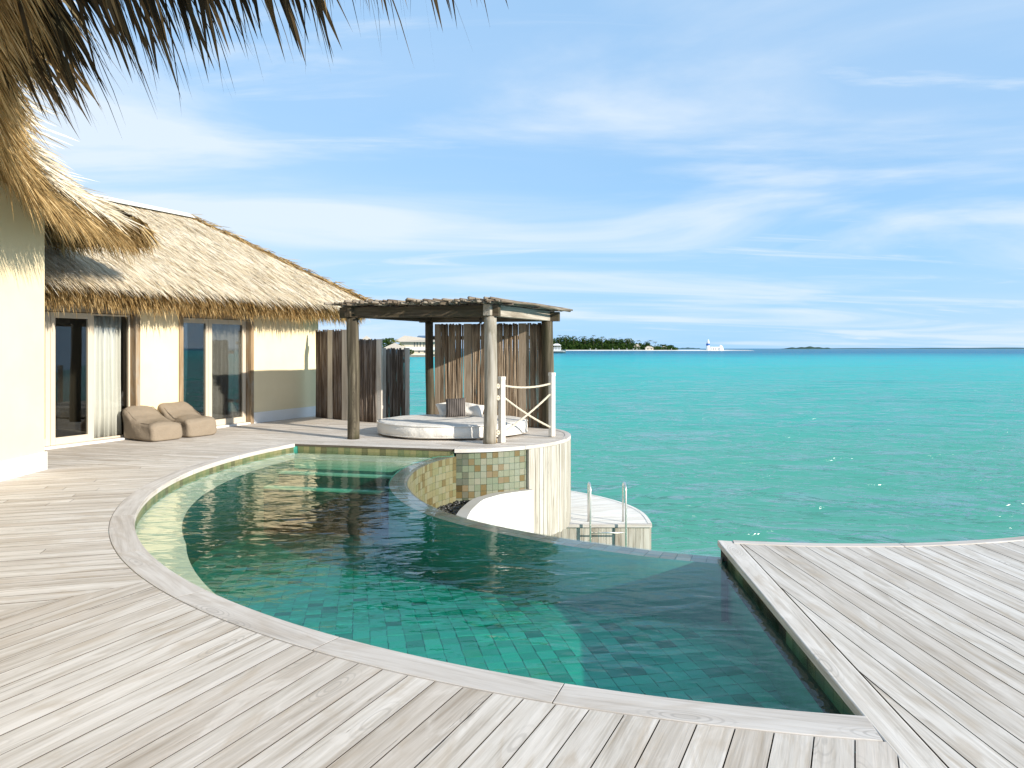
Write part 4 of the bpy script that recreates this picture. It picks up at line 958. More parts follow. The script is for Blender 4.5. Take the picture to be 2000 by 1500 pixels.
bevel(MB().box(-5.2, -3.86, 0.75, 2.7, 0.30, 0.56).build('mattress', M['white_fabric'], fb, world=HM), 0.06, 4)
MB().box(-5.15, -3.9, 0.8, 2.65, 0.01, 0.30).build('frame', M['dark_room'], fb, world=HM)

# thatch blades -----------------------------------------------------------------------------
def blades(name, roots, dirs, lens, widths, droop, mat, parent, jit=0.10, side=None, **kw):
    n = len(roots); roots = np.asarray(roots); dirs = np.asarray(dirs) + rng.normal(0, jit, (n, 3)); dirs /= np.linalg.norm(dirs, axis=1)[:, None]
    rv = rng.normal(0, 1, (n, 3)) if side is None else np.asarray(side) + rng.normal(0, 0.35, (n, 3))
    sd_ = np.cross(dirs, rv); sd_ /= np.linalg.norm(sd_, axis=1)[:, None] + 1e-9
    if side is not None:
        sd_ = rv - dirs * (rv * dirs).sum(1)[:, None]; sd_ /= np.linalg.norm(sd_, axis=1)[:, None] + 1e-9
    lens = np.asarray(lens)[:, None]; w = np.asarray(widths)[:, None] / 2; dn = np.array([0, 0, -1.0]) * np.asarray(droop)[:, None]
    p0 = roots; p1 = roots + dirs * lens * 0.5 + dn * lens * 0.18; p2 = roots + dirs * lens * 0.8 + dn * lens * 0.5; p3 = roots + dirs * lens + dn * lens * 0.85
    V = np.stack([p0 - sd_ * w, p0 + sd_ * w, p1 + sd_ * w * 0.95, p1 - sd_ * w * 0.95, p2 + sd_ * w * 0.55, p2 - sd_ * w * 0.55, p3], 1).reshape(-1, 3)
    b = (np.arange(n) * 7)[:, None]
    li = np.concatenate([b + [0, 1, 2, 3], b + [3, 2, 4, 5], b + [5, 4, 6]], 1).ravel()
    ls = (np.arange(n)[:, None] * 11 + [0, 4, 8]).ravel()
    me = bpy.data.meshes.new(name); me.vertices.add(len(V)); me.vertices.foreach_set('co', V.astype(np.float32).ravel())
    me.loops.add(len(li)); me.loops.foreach_set('vertex_index', li.astype(np.int32)); me.polygons.add(len(ls)); me.polygons.foreach_set('loop_start', ls.astype(np.int32))
    me.materials.append(mat); me.update(); me.validate(); return obj(name, me, parent, **kw)

# main roof ----------------------------------------------------------------------------------
OV = 0.72; ZE = 2.55; RUN = 2.67; RISE = 1.74
e_l, e_r = hp(-9.0, OV), hp(2.9, OV); e_b = e_r - HN * 2 * RUN; e_bl = e_l - HN * 2 * RUN
rg_r = e_r - HD * RUN - HN * RUN; rg_l = e_l - HN * RUN
v3 = lambda p, z: Vector((p.x, p.y, z))
core = MB()
top = [v3(e_l, ZE), v3(e_r, ZE), v3(e_b, ZE), v3(e_bl, ZE), v3(rg_l, ZE + RISE), v3(rg_r, ZE + RISE)]
core.add([p - Vector((0, 0, 0.03)) for p in top] + [v3(e_l - HN * .12, ZE - 0.24), v3(e_r - HN * .12 - HD * .12, ZE - 0.24), v3(e_b + HN * .12 - HD * .12, ZE - 0.24), v3(e_bl + HN * .12, ZE - 0.24)],
         [(0, 1, 5, 4), (1, 2, 5), (2, 3, 4, 5), (0, 6, 7, 1), (1, 7, 8, 2), (2, 8, 9, 3), (6, 9, 8, 7), (0, 4, 3, 9, 6)])
M['roof_core'] = simple('roof_thatch_bed', (0.52, 0.43, 0.30), 0.95, 0.05, nscale=25, var=0.3)
roof = core.build('roof', M['roof_core'], house)
def roof_cover():
    ro = []; di = []; ln = []; wd = []; dr = []; sd_ = []
    sl = math.atan2(RISE, RUN); hd3 = np.array([HD.x, HD.y, 0]); hn3 = np.array([HN.x, HN.y, 0])
    def cover(n, origin, along, down, Lfun, length):
        for _ in range(n):
            t = rng.uniform(0, 1); a0, a1 = Lfun(t); a = rng.uniform(a0, a1)
            p = origin + along * a - down * (t * RUN) + np.array([0, 0, t * RISE])
            d = down * math.cos(sl) - np.array([0, 0, 1]) * math.sin(sl)
            ro.append(p + np.array([0, 0, rng.uniform(0.0, 0.02)])); di.append(d + np.array([0, 0, 0.035])); ln.append(rng.uniform(0.25, 0.62) * length); wd.append(rng.uniform(0.004, 0.013)); dr.append(0.05); sd_.append(along)
    cover(46000, np.array([e_r.x, e_r.y, ZE]), hd3, hn3, lambda t: (-8.4 + 0.0 * t, -RUN * t), 1.0)
    cover(5000, np.array([e_r.x, e_r.y, ZE]), -hn3, hd3, lambda t: (RUN * t, 2 * RUN - RUN * t), 1.0)
    # hip line: longer, darker clumps
    blades('thatch_cover', ro, di, ln, wd, dr, M['roof'], roof, 0.075, sd_, kind='stuff')
    ro = []; di = []; ln = []; wd = []; dr = []
    for _ in range(1100):
        t = rng.uniform(0, 1); p = np.array([e_r.x, e_r.y, ZE]) + (-hd3 - hn3) * RUN * t + np.array([0, 0, RISE * t + 0.03])
        ro.append(p + rng.normal(0, 0.03, 3)); di.append((hd3 + hn3) * 0.6 * math.cos(sl) - np.array([0, 0, 0.42])); ln.append(rng.uniform(0.2, 0.42)); wd.append(rng.uniform(0.008, 0.02)); dr.append(0.15)
    blades('hip_thatch', ro, di, ln, wd, dr, M['fringe'], roof, 0.22, None, kind='stuff')
    ro = []; di = []; ln = []; wd = []; dr = []
    def fr(n, a, b, nrm):
        A = np.array([a.x, a.y, 0]); B = np.array([b.x, b.y, 0]); nn = np.array([nrm.x, nrm.y, 0])
        for _ in range(n):
            t = rng.uniform(0, 1); k = rng.uniform(0, 1)
            p = A + (B - A) * t - nn * (0.06 + 0.18 * k + 0.02) + np.array([0, 0, ZE - 0.03 - 0.22 * k])
            ro.append(p + nn * 0.0); di.append(nn * (0.55 - 0.2 * k) - np.array([0, 0, 0.75])); ln.append(rng.uniform(0.15, 0.29) + 0.12 * rng.uniform() ** 5); wd.append(rng.uniform(0.008, 0.022)); dr.append(rng.uniform(0.1, 0.35))
    fr(9000, hp(-6.5, OV), e_r, HN); fr(1300, e_r, e_b, HD)
    blades('eave_fringe', ro, di, ln, wd, dr, M['fringe'], roof, 0.17, None, kind='stuff')
roof_cover()
rc = MB(); a, b = rg_l, rg_r
for s in (-1, 1):
    rc.add([v3(a, ZE + RISE + 0.065), v3(b + HD * .05, ZE + RISE + 0.065), v3(b + HN * s * .17 + HD * .05, ZE + RISE - 0.035), v3(a + HN * s * .17, ZE + RISE - 0.035)], [(0, 1, 2, 3)])
o = rc.build('ridge_cap', M['ridge'], house); so = o.modifiers.new('solid', 'SOLIDIFY'); so.thickness = 0.01

# ---------------------------------------------------------------- wing with its big roof above the camera
wing = empty('villa_wing', (-6.2, 7, 0), 'near cream villa wing at the left edge with a shaggy palm thatch roof overhead', 'house')
wb = MB(); wb.box(-6.6, -5.78, -2, 9.18, 0, 3.6); wb.build('wall', M['cream'], wing)
MB().box(-6.62, -5.758, -2, 9.2, 0, 0.22).build('plinth', M['white'], wing)
EV = [(1.9, 2.35), (0.9, 2.83), (-0.234, 3.39), (-1.885, 4.20), (-2.80, 4.62), (-3.62, 5.55), (-4.28, 6.80), (-4.72, 7.95), (-5.02, 9.3), (-5.22, 10.65)]
ev = spline(EV, 60); evn = [Vector((-(ev[min(i + 1, 60)] - ev[max(i - 1, 0)]).y, (ev[min(i + 1, 60)] - ev[max(i - 1, 0)]).x)).normalized() for i in range(61)]
# make normals point away from the roof (towards pool / sea)
evn = [n if n.dot(Vector((0.6, 0.8))) > 0 else -n for n in evn]
for q in range(6):
    evn = [(evn[max(i - 1, 0)] + evn[i] * 2 + evn[min(i + 1, 60)]).normalized() for i in range(61)]
ZN = 3.28; SLP = 0.60
zn = lambda i: float(np.interp(i, [0, 26, 32, 40, 47], [ZN + 0.56, ZN + 0.66, ZN + 0.5, ZN + 0.16, ZN]))      # the roof over the camera sits higher than the wing's
inv = [(-n) for n in evn]
mit = Vector((-1.0, -0.72))
for i in range(52, 61):
    t = (i - 52) / 8; inv[i] = inv[i].lerp(mit, t)
rows = 8; cv = []; cf = []; n = 61
for j in range(rows):
    rr_ = 0.25 + 3.2 * j / (rows - 1)
    for i in range(n): cv.append((ev[i].x + inv[i].x * rr_, ev[i].y + inv[i].y * rr_, zn(i) + SLP * (rr_ - 0.2)))
for j in range(rows):
    rr_ = 0.35 + 3.2 * j / (rows - 1)
    for i in range(n): cv.append((ev[i].x + inv[i].x * rr_, ev[i].y + inv[i].y * rr_, zn(i) + SLP * (rr_ - 0.2) - 0.30))
for j in range(rows - 1):
    for i in range(n - 1):
        a_ = j * n + i; cf.append((a_, a_ + 1, a_ + n + 1, a_ + n)); b_ = rows * n + a_; cf.append((b_, b_ + n, b_ + n + 1, b_ + 1))
for i in range(n - 1): cf.append((i, rows * n + i, rows * n + i + 1, i + 1))
nroof = mo('roof', cv, cf, M['thatch_core'], wing)
# hip end beyond the wing
c0 = ev[60]; e2 = c0 + Vector((-4.0, 0.75)); he = MB()
he.add([(c0.x, c0.y, ZN), (c0.x + mit.x * 3.4, c0.y + mit.y * 3.4, ZN + SLP * 3.4), (e2.x, e2.y - 2.4, ZN + SLP * 3.4), (e2.x, e2.y, ZN),
        (c0.x, c0.y - .1, ZN - 0.28), (e2.x, e2.y - .1, ZN - 0.28)], [(0, 3, 2, 1), (0, 4, 5, 3)])
he.build('hip_end', M['thatch_core'], nroof)
def near_thatch():
    def bank(n, i0, i1, zlo, zhi, back, ln, wd, out, dn, jit, droop, mat, name):
        ro = []; di = []; L_ = []; W2 = []; dr = []
        for _ in range(n):
            x = rng.uniform(i0, i1); i = int(x); t = x - i; p = ev[i].lerp(ev[min(i + 1, 60)], t); nn = evn[i].lerp(evn[min(i + 1, 60)], t)
            k = rng.uniform(0, 1); bk = back[0] + (back[1] - back[0]) * k
            ro.append((p.x - nn.x * bk, p.y - nn.y * bk, zn(x) - 3.28 + 0.08 + zlo + (zhi - zlo) * k + SLP * bk * 0.5)); di.append((nn.x * out, nn.y * out, -dn)); L_.append(rng.uniform(*ln)); W2.append(rng.uniform(*wd)); dr.append(rng.uniform(*droop))
        blades(name, ro, di, L_, W2, dr, mat, nroof, jit, None, kind='stuff')
    bank(500, 11, 32, 3.10, 3.36, (0.10, 0.45), (0.50, 0.85), (0.016, 0.050), 0.50, 0.72, 0.10, (0.05, 0.30), M['palm'], 'palm_fringe')
    bank(200, 12, 30, 3.02, 3.20, (0.02, 0.35), (0.45, 0.75), (0.004, 0.012), 0.5, 0.75, 0.16, (0.1, 0.5), M['palm'], 'palm_wisps')
    bank(1500, 26, 35, 3.00, 3.30, (0.28, 0.74), (0.30, 0.62), (0.006, 0.020), 0.62, 0.62, 0.13, (0.1, 0.4), M['fringe'], 'eave_fringe')
    bank(8500, 32, 60, 3.02, 3.34, (0.38, 0.80), (0.30, 0.62), (0.005, 0.017), 0.62, 0.62, 0.16, (0.1, 0.4), M['fringe'], 'eave_fringe')
    ro = []; di = []; L_ = []; W2 = []; dr = []
    for _ in range(9000):      # covering on top
        x = rng.uniform(20, 59.5); i = int(x); rr_ = rng.uniform(0.25, 3.3); p = ev[i].lerp(ev[i + 1], x - i); iv = inv[i].lerp(inv[i + 1], x - i)
        ro.append((p.x + iv.x * rr_, p.y + iv.y * rr_, zn(x) + SLP * (rr_ - 0.2) + 0.02)); nn = evn[i]; di.append((nn.x * 0.85, nn.y * 0.85, -0.45)); L_.append(rng.uniform(0.25, 0.6)); W2.append(rng.uniform(0.008, 0.022)); dr.append(0.05)
    blades('thatch_cover', ro, di, L_, W2, dr, M['roof'], nroof, 0.15, None, kind='stuff')
    ro = []; di = []; L_ = []; W2 = []; dr = []
    for _ in range(1500):
        t = rng.uniform(0, 1); k = rng.uniform(0, 1); p = c0.lerp(e2, t * 0.4); ro.append((p.x + rng.normal(0, .03), p.y - 0.1 - 0.3 * k, ZN - 0.05 + 0.1 * k)); di.append((0.25, 0.6, -0.62)); L_.append(rng.uniform(0.25, 0.5)); W2.append(rng.uniform(0.008, 0.022)); dr.append(0.25)
    blades('end_fringe', ro, di, L_, W2, dr, M['fringe'], nroof, 0.2, None, kind='stuff')
near_thatch()

# ---------------------------------------------------------------- bean bags
def bean_bag(label, front_mid, wid, length, hs, hb, seed):
    rr = random.Random(seed); ax = Vector((0.87, -0.49)).normalized(); sx = Vector((-ax.y, ax.x)); nl, nw = 30, 26
    prof = lambda t: hb if t < 0.10 else None
    v = []; f = []
    def height(t):   # t from back (0) to front (1)
        pts = [(0.0, hb * 0.93), (0.07, hb), (0.16, hb * 1.02), (0.25, hb * 0.93), (0.38, hs * 1.22), (0.52, hs * 1.02), (0.7, hs * 1.02), (0.88, hs * 0.98), (1.0, hs * 0.86)]
        for (a, ha), (b, h_b) in zip(pts, pts[1:]):
            if t <= b:
                q = (t - a) / (b - a); q = q * q * (3 - 2 * q); return ha + (h_b - ha) * q
        return hs
    ph = [rr.uniform(0, 6) for _ in range(4)]
    # sections across the bag, from back to front; each a rounded rectangle loop
    loops = []
    n = 40
    secs = [0.0, 0.015, 0.05, 0.1, 0.16, 0.22, 0.28, 0.34, 0.4, 0.47, 0.55, 0.64, 0.73, 0.82, 0.9, 0.95, 0.985, 1.0]
    for t in secs:
        h = height(t); w = wid / 2 * (0.93 + 0.07 * math.sin(math.pi * t)); edge = min(1.0, 0.80 + 0.20 * min(1, min(t, 1 - t) / 0.05) ** 0.5)
        ring_ = []
        for k in range(n):
            a = 2 * math.pi * k / n; c, s = math.cos(a), math.sin(a); e = 0.33
            x = math.copysign(abs(c) ** e, c) * w * edge; z = h / 2 + math.copysign(abs(s) ** (e * 1.05), s) * h / 2 * edge
            if s > 0: z += 0.012 * math.sin(7 * x / wid + 9 * t + ph[0]) + 0.008 * math.sin(17 * t + ph[1]) - 0.02 * (x / w) ** 2
            x += 0.010 * math.sin(6 * z / h + 8 * t + ph[2])
            ring_.append((x, z))
        loops.append((t, ring_))
    for t, rg in loops:
        for x, z in rg:
            lean = -0.10 * max(0, z - hs) / max(0.01, hb - hs) if t < 0.35 else 0
            p = front_mid - ax * (length * (1 - t)) + ax * lean + sx * x; v.append((p.x, p.y, max(0.004, z)))
    for j in range(len(secs) - 1):
        for k in range(n): f.append((j * n + k, j * n + (k + 1) % n, (j + 1) * n + (k + 1) % n, (j + 1) * n + k))
    f += [tuple(range(n - 1, -1, -1)), tuple((len(secs) - 1) * n + k for k in range(n))]
    e = empty('bean_bag', (front_mid.x, front_mid.y, 0), label, 'bean bag', 'bean bags by the villa wall')
    b_ = mo('cushion', v, f, M['tan_fabric'], e, True); sb = b_.modifiers.new('sub', 'SUBSURF'); sb.levels = 1; sb.render_levels = 2
    seam = MB()
    for sgn in (-1, 1):
        pts = []
        for t in np.linspace(0.03, 0.97, 24):
            h = height(t); p = front_mid - ax * (length * (1 - t)) + sx * sgn * wid / 2 * 0.86 * (0.93 + 0.07 * math.sin(math.pi * t)); lean = -0.10 * max(0, h * .93 - hs) / max(0.01, hb - hs) if t < 0.35 else 0
            p = p + ax * lean; pts.append((p.x, p.y, h * 0.955 - 0.012))
        seam.tube(pts, 0.006, 5)
    seam.build('seam', M['tan_fabric'], e, True)
bean_bag('brown bean bag lounger in front, nearer the left glass door', Vector((-5.56, 12.02)), 0.60, 0.80, 0.31, 0.53, 1)
bean_bag('brown bean bag lounger behind, nearer the second glass door', Vector((-5.23, 12.60)), 0.62, 0.82, 0.33, 0.55, 5)

# ---------------------------------------------------------------- far shore
def leaf_cloud(n, cen, rad, size, squash=1.0):
    """n leaf faces spread through an ellipsoid"""
    p = rng.normal(0, 1, (n, 3)); p /= np.linalg.norm(p, axis=1)[:, None]; p *= (rng.uniform(0.25, 1, n) ** 0.5)[:, None]
    p = p * np.array(rad) + np.array(cen); a = rng.normal(0, 1, (n, 3)); a /= np.linalg.norm(a, axis=1)[:, None]; b = np.cross(a, rng.normal(0, 1, (n, 3))); b /= np.linalg.norm(b, axis=1)[:, None]
    s = (size * rng.uniform(0.6, 1.4, n))[:, None]
    V = np.stack([p - a * s, p - b * s * 0.5, p + a * s, p + b * s * 0.5], 1).reshape(-1, 3); i = np.arange(n)[:, None] * 4 + [0, 1, 2, 3]
    return V.tolist(), [tuple(q) for q in i.tolist()]
def bush(name, cen, rad, n, size, label, cat='shrub', group=None, trunk=True):
    e = empty(name, (cen[0], cen[1], cen[2] - rad[2]), label, cat, group); V, Fc = leaf_cloud(n, cen, rad, size); mo('crown', V, Fc, M['leaf'], e)
    MB().tube([(cen[0], cen[1], cen[2] - rad[2] - 1), (cen[0], cen[1], cen[2])], [0.3, 0.15], 6).build('trunk', M['trunk'], e, True)
def palm_tree(name, base, h, fl, label, group=None, nf=13, seed=0):
    rr = random.Random(seed); e = empty(name, base, label, 'palm tree', group); b = Vector(base); lx = rr.uniform(-.8, .8); pts = [b + Vector((lx * (t ** 2), 0, h * t)) for t in np.linspace(0, 1, 6)]
    MB().tube(pts, [0.22, 0.18, 0.16, 0.15, 0.14, 0.13], 6).build('trunk', M['trunk'], e, True); top_ = pts[-1]; m = MB()
    for k in range(nf):
        a = 2 * math.pi * k / nf + rr.uniform(-.2, .2); el = rr.uniform(0.1, 1.1); P = []
        for t in np.linspace(0, 1, 7):
            P.append(top_ + Vector((math.cos(a) * math.cos(el * (1 - t)), math.sin(a) * math.cos(el * (1 - t)), 0)) * fl * t + Vector((0, 0, fl * (math.sin(el) * t - 0.75 * t * t))))
        for i in range(6):
            d = (P[i + 1] - P[i]).normalized(); sdv = d.cross(Vector((0, 0, 1))).normalized(); w = fl * 0.24 * (1 - abs(i / 5.5 - 0.45))
            for s in (-1, 1):
                for q in (0, 0.5):
                    r0 = P[i].lerp(P[i + 1], q); tip = r0 + sdv * s * w + d * w * 0.5 - Vector((0, 0, w * 0.45)); m.add([r0, r0 + d * fl * 0.06, tip], [(0, 1, 2)])
    m.build('crown', M['palm_leaf'], e)

ORD = ['first', 'second', 'third', 'fourth', 'fifth', 'sixth', 'seventh', 'eighth', 'ninth', 'tenth', 'eleventh', 'last']
# island with beach, about a kilometre away
DI = 1120.0; XI = lambda px, D=DI: (px - 1000) * D / F; ZI = lambda py, D=DI: CH - (py - HY) * D / F
isl = [(XI(900), DI), (XI(1090), DI - 30), (XI(1180), DI - 34), (XI(1260), DI - 30), (XI(1330), DI - 26), (XI(1400), DI - 22), (XI(1480), DI), (XI(1400), DI + 25), (XI(1300), DI + 40), (XI(1200), DI + 80), (XI(1050), DI + 110), (XI(900), DI + 110)]
ib = MB(); ci = (XI(1180), DI + 30)
inn = [(ci[0] + (p[0] - ci[0]) * 0.93, ci[1] + (p[1] - ci[1]) * 0.6) for p in isl]; n = len(isl)
ib.add([(p[0], p[1], SEA_Z - 0.3) for p in isl] + [(p[0], p[1], SEA_Z + 1.4) for p in inn], [(i, (i + 1) % n, n + (i + 1) % n, n + i) for i in range(n)] + [tuple(range(n, 2 * n))])
ib.build('beach', M['sand'], None, True, kind='structure', label='long white sand beach of the island')
V = []; Fc = []
def addc(VV, FF):
    b = len(V); V.extend(VV); Fc.extend([tuple(i + b for i in q) for q in FF])
for px in np.arange(1040, 1322, 1.6):
    lim = 24 if px < 1130 else (22 if px < 1180 else (20 if px < 1240 else (13 if px < 1275 else (7 if px < 1295 else 10))))
    for row in (0, 1, 2):
        hh = lim * rng.uniform(0.55, 1.06) * (1.0 if row else 0.55) * DI / F; r = rng.uniform(2.2, 4.5)
        if px > 1316: hh *= 0.4
        y = DI - 4 + row * 12 + rng.uniform(-4, 4); zb = SEA_Z + 1.4
        z = zb
        while z < zb + hh - r * 0.4:
            a, b = leaf_cloud(26, (XI(px) + rng.uniform(-1.5, 1.5), y, z + r * 0.5), (r, r, r * 0.8), 1.0); addc(a, b); z += r * 1.1
mo('island_wood', V, Fc, M['leaf'], None, kind='stuff', label='dark green wood covering the distant island')
for i, px in enumerate((1092, 1105, 1120, 1143, 1160, 1175, 1196, 1222, 1231, 1247, 1270, 1278)):
    lim = 27 if px < 1180 else (22 if px < 1240 else 17)
    palm_tree('island_palm', (XI(px), DI - 2 + rng.uniform(-5, 5), SEA_Z + 1.3), (lim + rng.uniform(-3, 1)) * DI / F, 4.6, '%s palm crown from the left above the distant island wood' % ORD[i], 'palms on the island', 12, i)
def hut(name, cx, D, w, d, z0, wall_h, roof_h, label, group=None, roof='far_roof'):
    e = empty(name, (cx, D, z0), label, 'house', group); MB().box(cx - w / 2, cx + w / 2, D - d / 2, D + d / 2, z0, z0 + wall_h).build('wall', M['far_white'], e)
    o = w * 0.09; m = MB(); m.add([(cx - w / 2 - o, D - d / 2 - o, z0 + wall_h), (cx + w / 2 + o, D - d / 2 - o, z0 + wall_h), (cx + w / 2 + o, D + d / 2 + o, z0 + wall_h), (cx - w / 2 - o, D + d / 2 + o, z0 + wall_h), (cx - w * 0.18, D, z0 + wall_h + roof_h), (cx + w * 0.18, D, z0 + wall_h + roof_h)],
        [(0, 1, 5, 4), (1, 2, 5), (2, 3, 4, 5), (3, 0, 4), (0, 3, 2, 1)]); m.build('roof', M[roof], e)
    for q in (-0.25, 0.2): MB().box(cx + w * q, cx + w * (q + 0.14), D - d / 2 - 0.06, D - d / 2 + 0.05, z0 + wall_h * 0.3, z0 + wall_h * 0.85).build('window', M['far_window'], e)
hut('beach_house', XI(1244), DI + 1, 9, 7, SEA_Z + 1.3, 5.0, 3.5, 'pale roofed beach house half hidden by palms on the island', 'beach houses')
hut('beach_house', XI(1266), DI - 6, 12, 7, SEA_Z + 1.3, 2.6, 3.2, 'wide low beach house right of the other on the island', 'beach houses')
hut('beach_house', XI(1297), DI + 2, 8, 6, SEA_Z + 1.3, 3.0, 2.6, 'small beach house near the tip of the island', 'beach houses')
for i, px in enumerate((1149, 1160, 1192, 1204, 1219, 1231, 1238, 1256, 1304)):
    MB().tube([(XI(px), DI - 27, SEA_Z - 0.3), (XI(px), DI - 27, SEA_Z + 3.6)], 0.30, 6).build('beach_post', M['boat_white'], None, True, label='%s thin white post from the left on the island beach' % ORD[i], cat='post', group='white posts on the beach')
# white landmark at the end of the sand bar
lt = empty('white_lighthouse', (XI(1380), DI - 8, SEA_Z), 'white tower with a blue band at the end of the sand bar', 'lighthouse')
xl = XI(1380); MB().tube([(xl, DI - 8, SEA_Z), (xl, DI - 8, 5.5)], [3.0, 2.6], 12).build('tower', M['boat_white'], lt, True); MB().tube([(xl, DI - 8, 5.5), (xl, DI - 8, 8.2)], [2.75, 2.55], 12).build('band', M['blue_paint'], lt, True)
MB().tube([(xl, DI - 8, 8.2), (xl, DI - 8, 11.0), (xl + 0.3, DI - 8, 13.6), (xl + .4, DI - 8, 14.6)], [2.4, 1.9, 1.0, 0.2], 12).build('top', M['boat_white'], lt, True)
lb = empty('white_domed_hall', (XI(1395), DI - 8, SEA_Z), 'low white building with a round dome beside the white tower', 'building')
MB().box(XI(1384), XI(1404), DI - 11, DI - 4, SEA_Z, 3.4).build('wall', M['boat_white'], lb)
V2, F2 = superdisc(0, 0, 4.6, 4.6, 0, 4, n=24); dm = MB(); dome = [(4.6 * math.cos(t) * math.cos(a), 4.6 * math.cos(t) * math.sin(a), 8.4 * math.sin(t)) for t in np.linspace(0, 1.5, 8) for a in np.linspace(0, 2 * math.pi, 21)[:-1]]
dm.add([(p[0] + XI(1404), p[1] + DI - 8, p[2] + SEA_Z + 0.3) for p in dome], [(j * 20 + k, j * 20 + (k + 1) % 20, (j + 1) * 20 + (k + 1) % 20, (j + 1) * 20 + k) for j in range(7) for k in range(20)]); dm.build('dome', M['boat_white'], lb, True)
for q in range(5): MB().box(XI(1386 + q * 3.3), XI(1387.3 + q * 3.3), DI - 11.15, DI - 10.9, SEA_Z + 1, 1.6).build('window', M['far_window'], lb)
# low islands on the horizon
def low_land(name, x0, x1, D, h, label):
    m = MB(); n = 40; P = []
    for i in range(n + 1):
        t = i / n; P.append((x0 + (x1 - x0) * t, h * (math.sin(math.pi * min(1, t * 1.0)) ** 0.35) * (0.75 + 0.25 * math.sin(t * 21) * math.sin(t * 9))))
    m.add([(x, D, SEA_Z - 1) for x, _ in P] + [(x, D + 25, z + SEA_Z) for x, z in P] + [(x, D + 160, SEA_Z - 1) for x, _ in P], [(r * (n + 1) + i, r * (n + 1) + i + 1, (r + 1) * (n + 1) + i + 1, (r + 1) * (n + 1) + i) for r in (0, 1) for i in range(n)])
    m.build(name, M['hill'], None, True, kind='structure', label=label)
low_land('distant_island', XI(1541, 3600), XI(1627, 3600), 3600, 13, 'low dark island on the horizon')
low_land('distant_land', XI(1318, 5200), XI(1370, 5200), 5200, 9, 'faint low land behind the sand bar'); low_land('distant_land', XI(1600, 6200), XI(2300, 6200), 6200, 9, 'thin strip of land along the horizon on the right')
# boat
DB = 565.0; xb = XI(1089, DB); bt = empty('houseboat', (xb, DB, SEA_Z), 'white covered boat with a dark hull moored by the island', 'boat')
hl = MB(); secs = []
for t in np.linspace(-1, 1, 9):
    w = 1.9 * (1 - abs(t) ** 3.0); sh = 1.0 * t * t * (1 if t > 0 else 0.4); secs.append((xb + t * 6.2, w, sh))
hv = []; 
for x, w, sh in secs: hv += [(x, DB - w - .05, SEA_Z + 2.0 + sh), (x, DB - w * 0.6, SEA_Z - 0.3), (x, DB + w * 0.6, SEA_Z - 0.3), (x, DB + w + .05, SEA_Z + 2.0 + sh)]
hl.add(hv, [(4 * i + e, 4 * i + 4 + e, 4 * i + 5 + e, 4 * i + 1 + e) for i in range(8) for e in range(3)] + [(4 * i, 4 * i + 3, 4 * i + 7, 4 * i + 4) for i in range(8)]); hl.build('hull', M['boat_dark'], bt, True)
MB().box(xb - 6.0, xb + 5.2, DB - 2.0, DB - 1.93, SEA_Z + 1.55, SEA_Z + 1.85).build('rub_rail', M['boat_white'], bt)
MB().box(xb - 3.6, xb + 2.4, DB - 1.5, DB + 1.5, SEA_Z + 2.05, SEA_Z + 4.1).build('cabin', M['boat_white'], bt)
for q in range(5): MB().box(xb - 3.2 + q * 1.1, xb - 2.5 + q * 1.1, DB - 1.56, DB - 1.45, SEA_Z + 2.9, SEA_Z + 3.7).build('window', M['far_window'], bt)
MB().box(xb - 4.4, xb + 3.0, DB - 1.9, DB + 1.9, SEA_Z + 4.1, SEA_Z + 4.3).build('upper_deck', M['boat_white'], bt)
for q in range(6):
    for s in (-1.6, 1.6): MB().box(xb - 3.4 + q * 1.1, xb - 3.3 + q * 1.1, DB + s - .05, DB + s + .05, SEA_Z + 4.3, SEA_Z + 6.0).build('awning_post', M['boat_white'], bt)
rm_ = MB(); rm_.add([(xb - 4.2, DB - 1.9, SEA_Z + 6), (xb + 2.8, DB - 1.9, SEA_Z + 6), (xb + 2.8, DB + 1.9, SEA_Z + 6), (xb - 4.2, DB + 1.9, SEA_Z + 6), (xb - 2, DB, SEA_Z + 7.3), (xb + .8, DB, SEA_Z + 7.3)], [(0, 1, 5, 4), (1, 2, 5), (2, 3, 4, 5), (3, 0, 4), (0, 3, 2, 1)]); rm_.build('awning', M['boat_white'], bt)

# waterfront buildings seen between the fence and the pavilion
DQ = 330.0; XQ = lambda px: (px - 1000) * DQ / F; ZQ = lambda py: CH - (py - HY) * DQ / F
MB().prism([(XQ(640), DQ - 4), (XQ(838), DQ - 4), (XQ(860), DQ + 30), (XQ(620), DQ + 30)], SEA_Z - 0.5, SEA_Z + 0.9).build('quay', M['stone'], None, label='low stone quay in front of the far waterfront building', cat='quay')
MB().prism([(XQ(640), DQ - 1), (XQ(838), DQ - 1), (XQ(860), DQ + 29), (XQ(620), DQ + 29)], SEA_Z + 0.9, SEA_Z + 1.15).build('quay_sand', M['sand'], None, kind='structure')
wbd = empty('waterfront_building', (XQ(805), DQ + 10, SEA_Z + 1.1), 'two-storey cream building with a pale hipped roof across the water', 'building')
zb, zt = SEA_Z + 1.15, ZQ(666)
MB().box(XQ(778), XQ(850), DQ + 4, DQ + 16, zb, zt).build('wall', M['far_white'], wbd)
MB().box(XQ(776), XQ(852), DQ + 2.6, DQ + 4, ZQ(684), ZQ(677.5)).build('balcony', M['white'], wbd)
hr = MB(); x0, x1, y0, y1, zr = XQ(765), XQ(856), DQ + 2, DQ + 18, ZQ(654.5)
hr.add([(x0, y0, zt - .4), (x1, y0, zt - .4), (x1, y1, zt - .4), (x0, y1, zt - .4), (x0 + 4.2, (y0 + y1) / 2, zr), (x1 - 4, (y0 + y1) / 2, zr - 1.6)], [(0, 1, 5, 4), (1, 2, 5), (2, 3, 4, 5), (3, 0, 4), (0, 3, 2, 1)]); hr.build('roof', M['far_roof'], wbd)
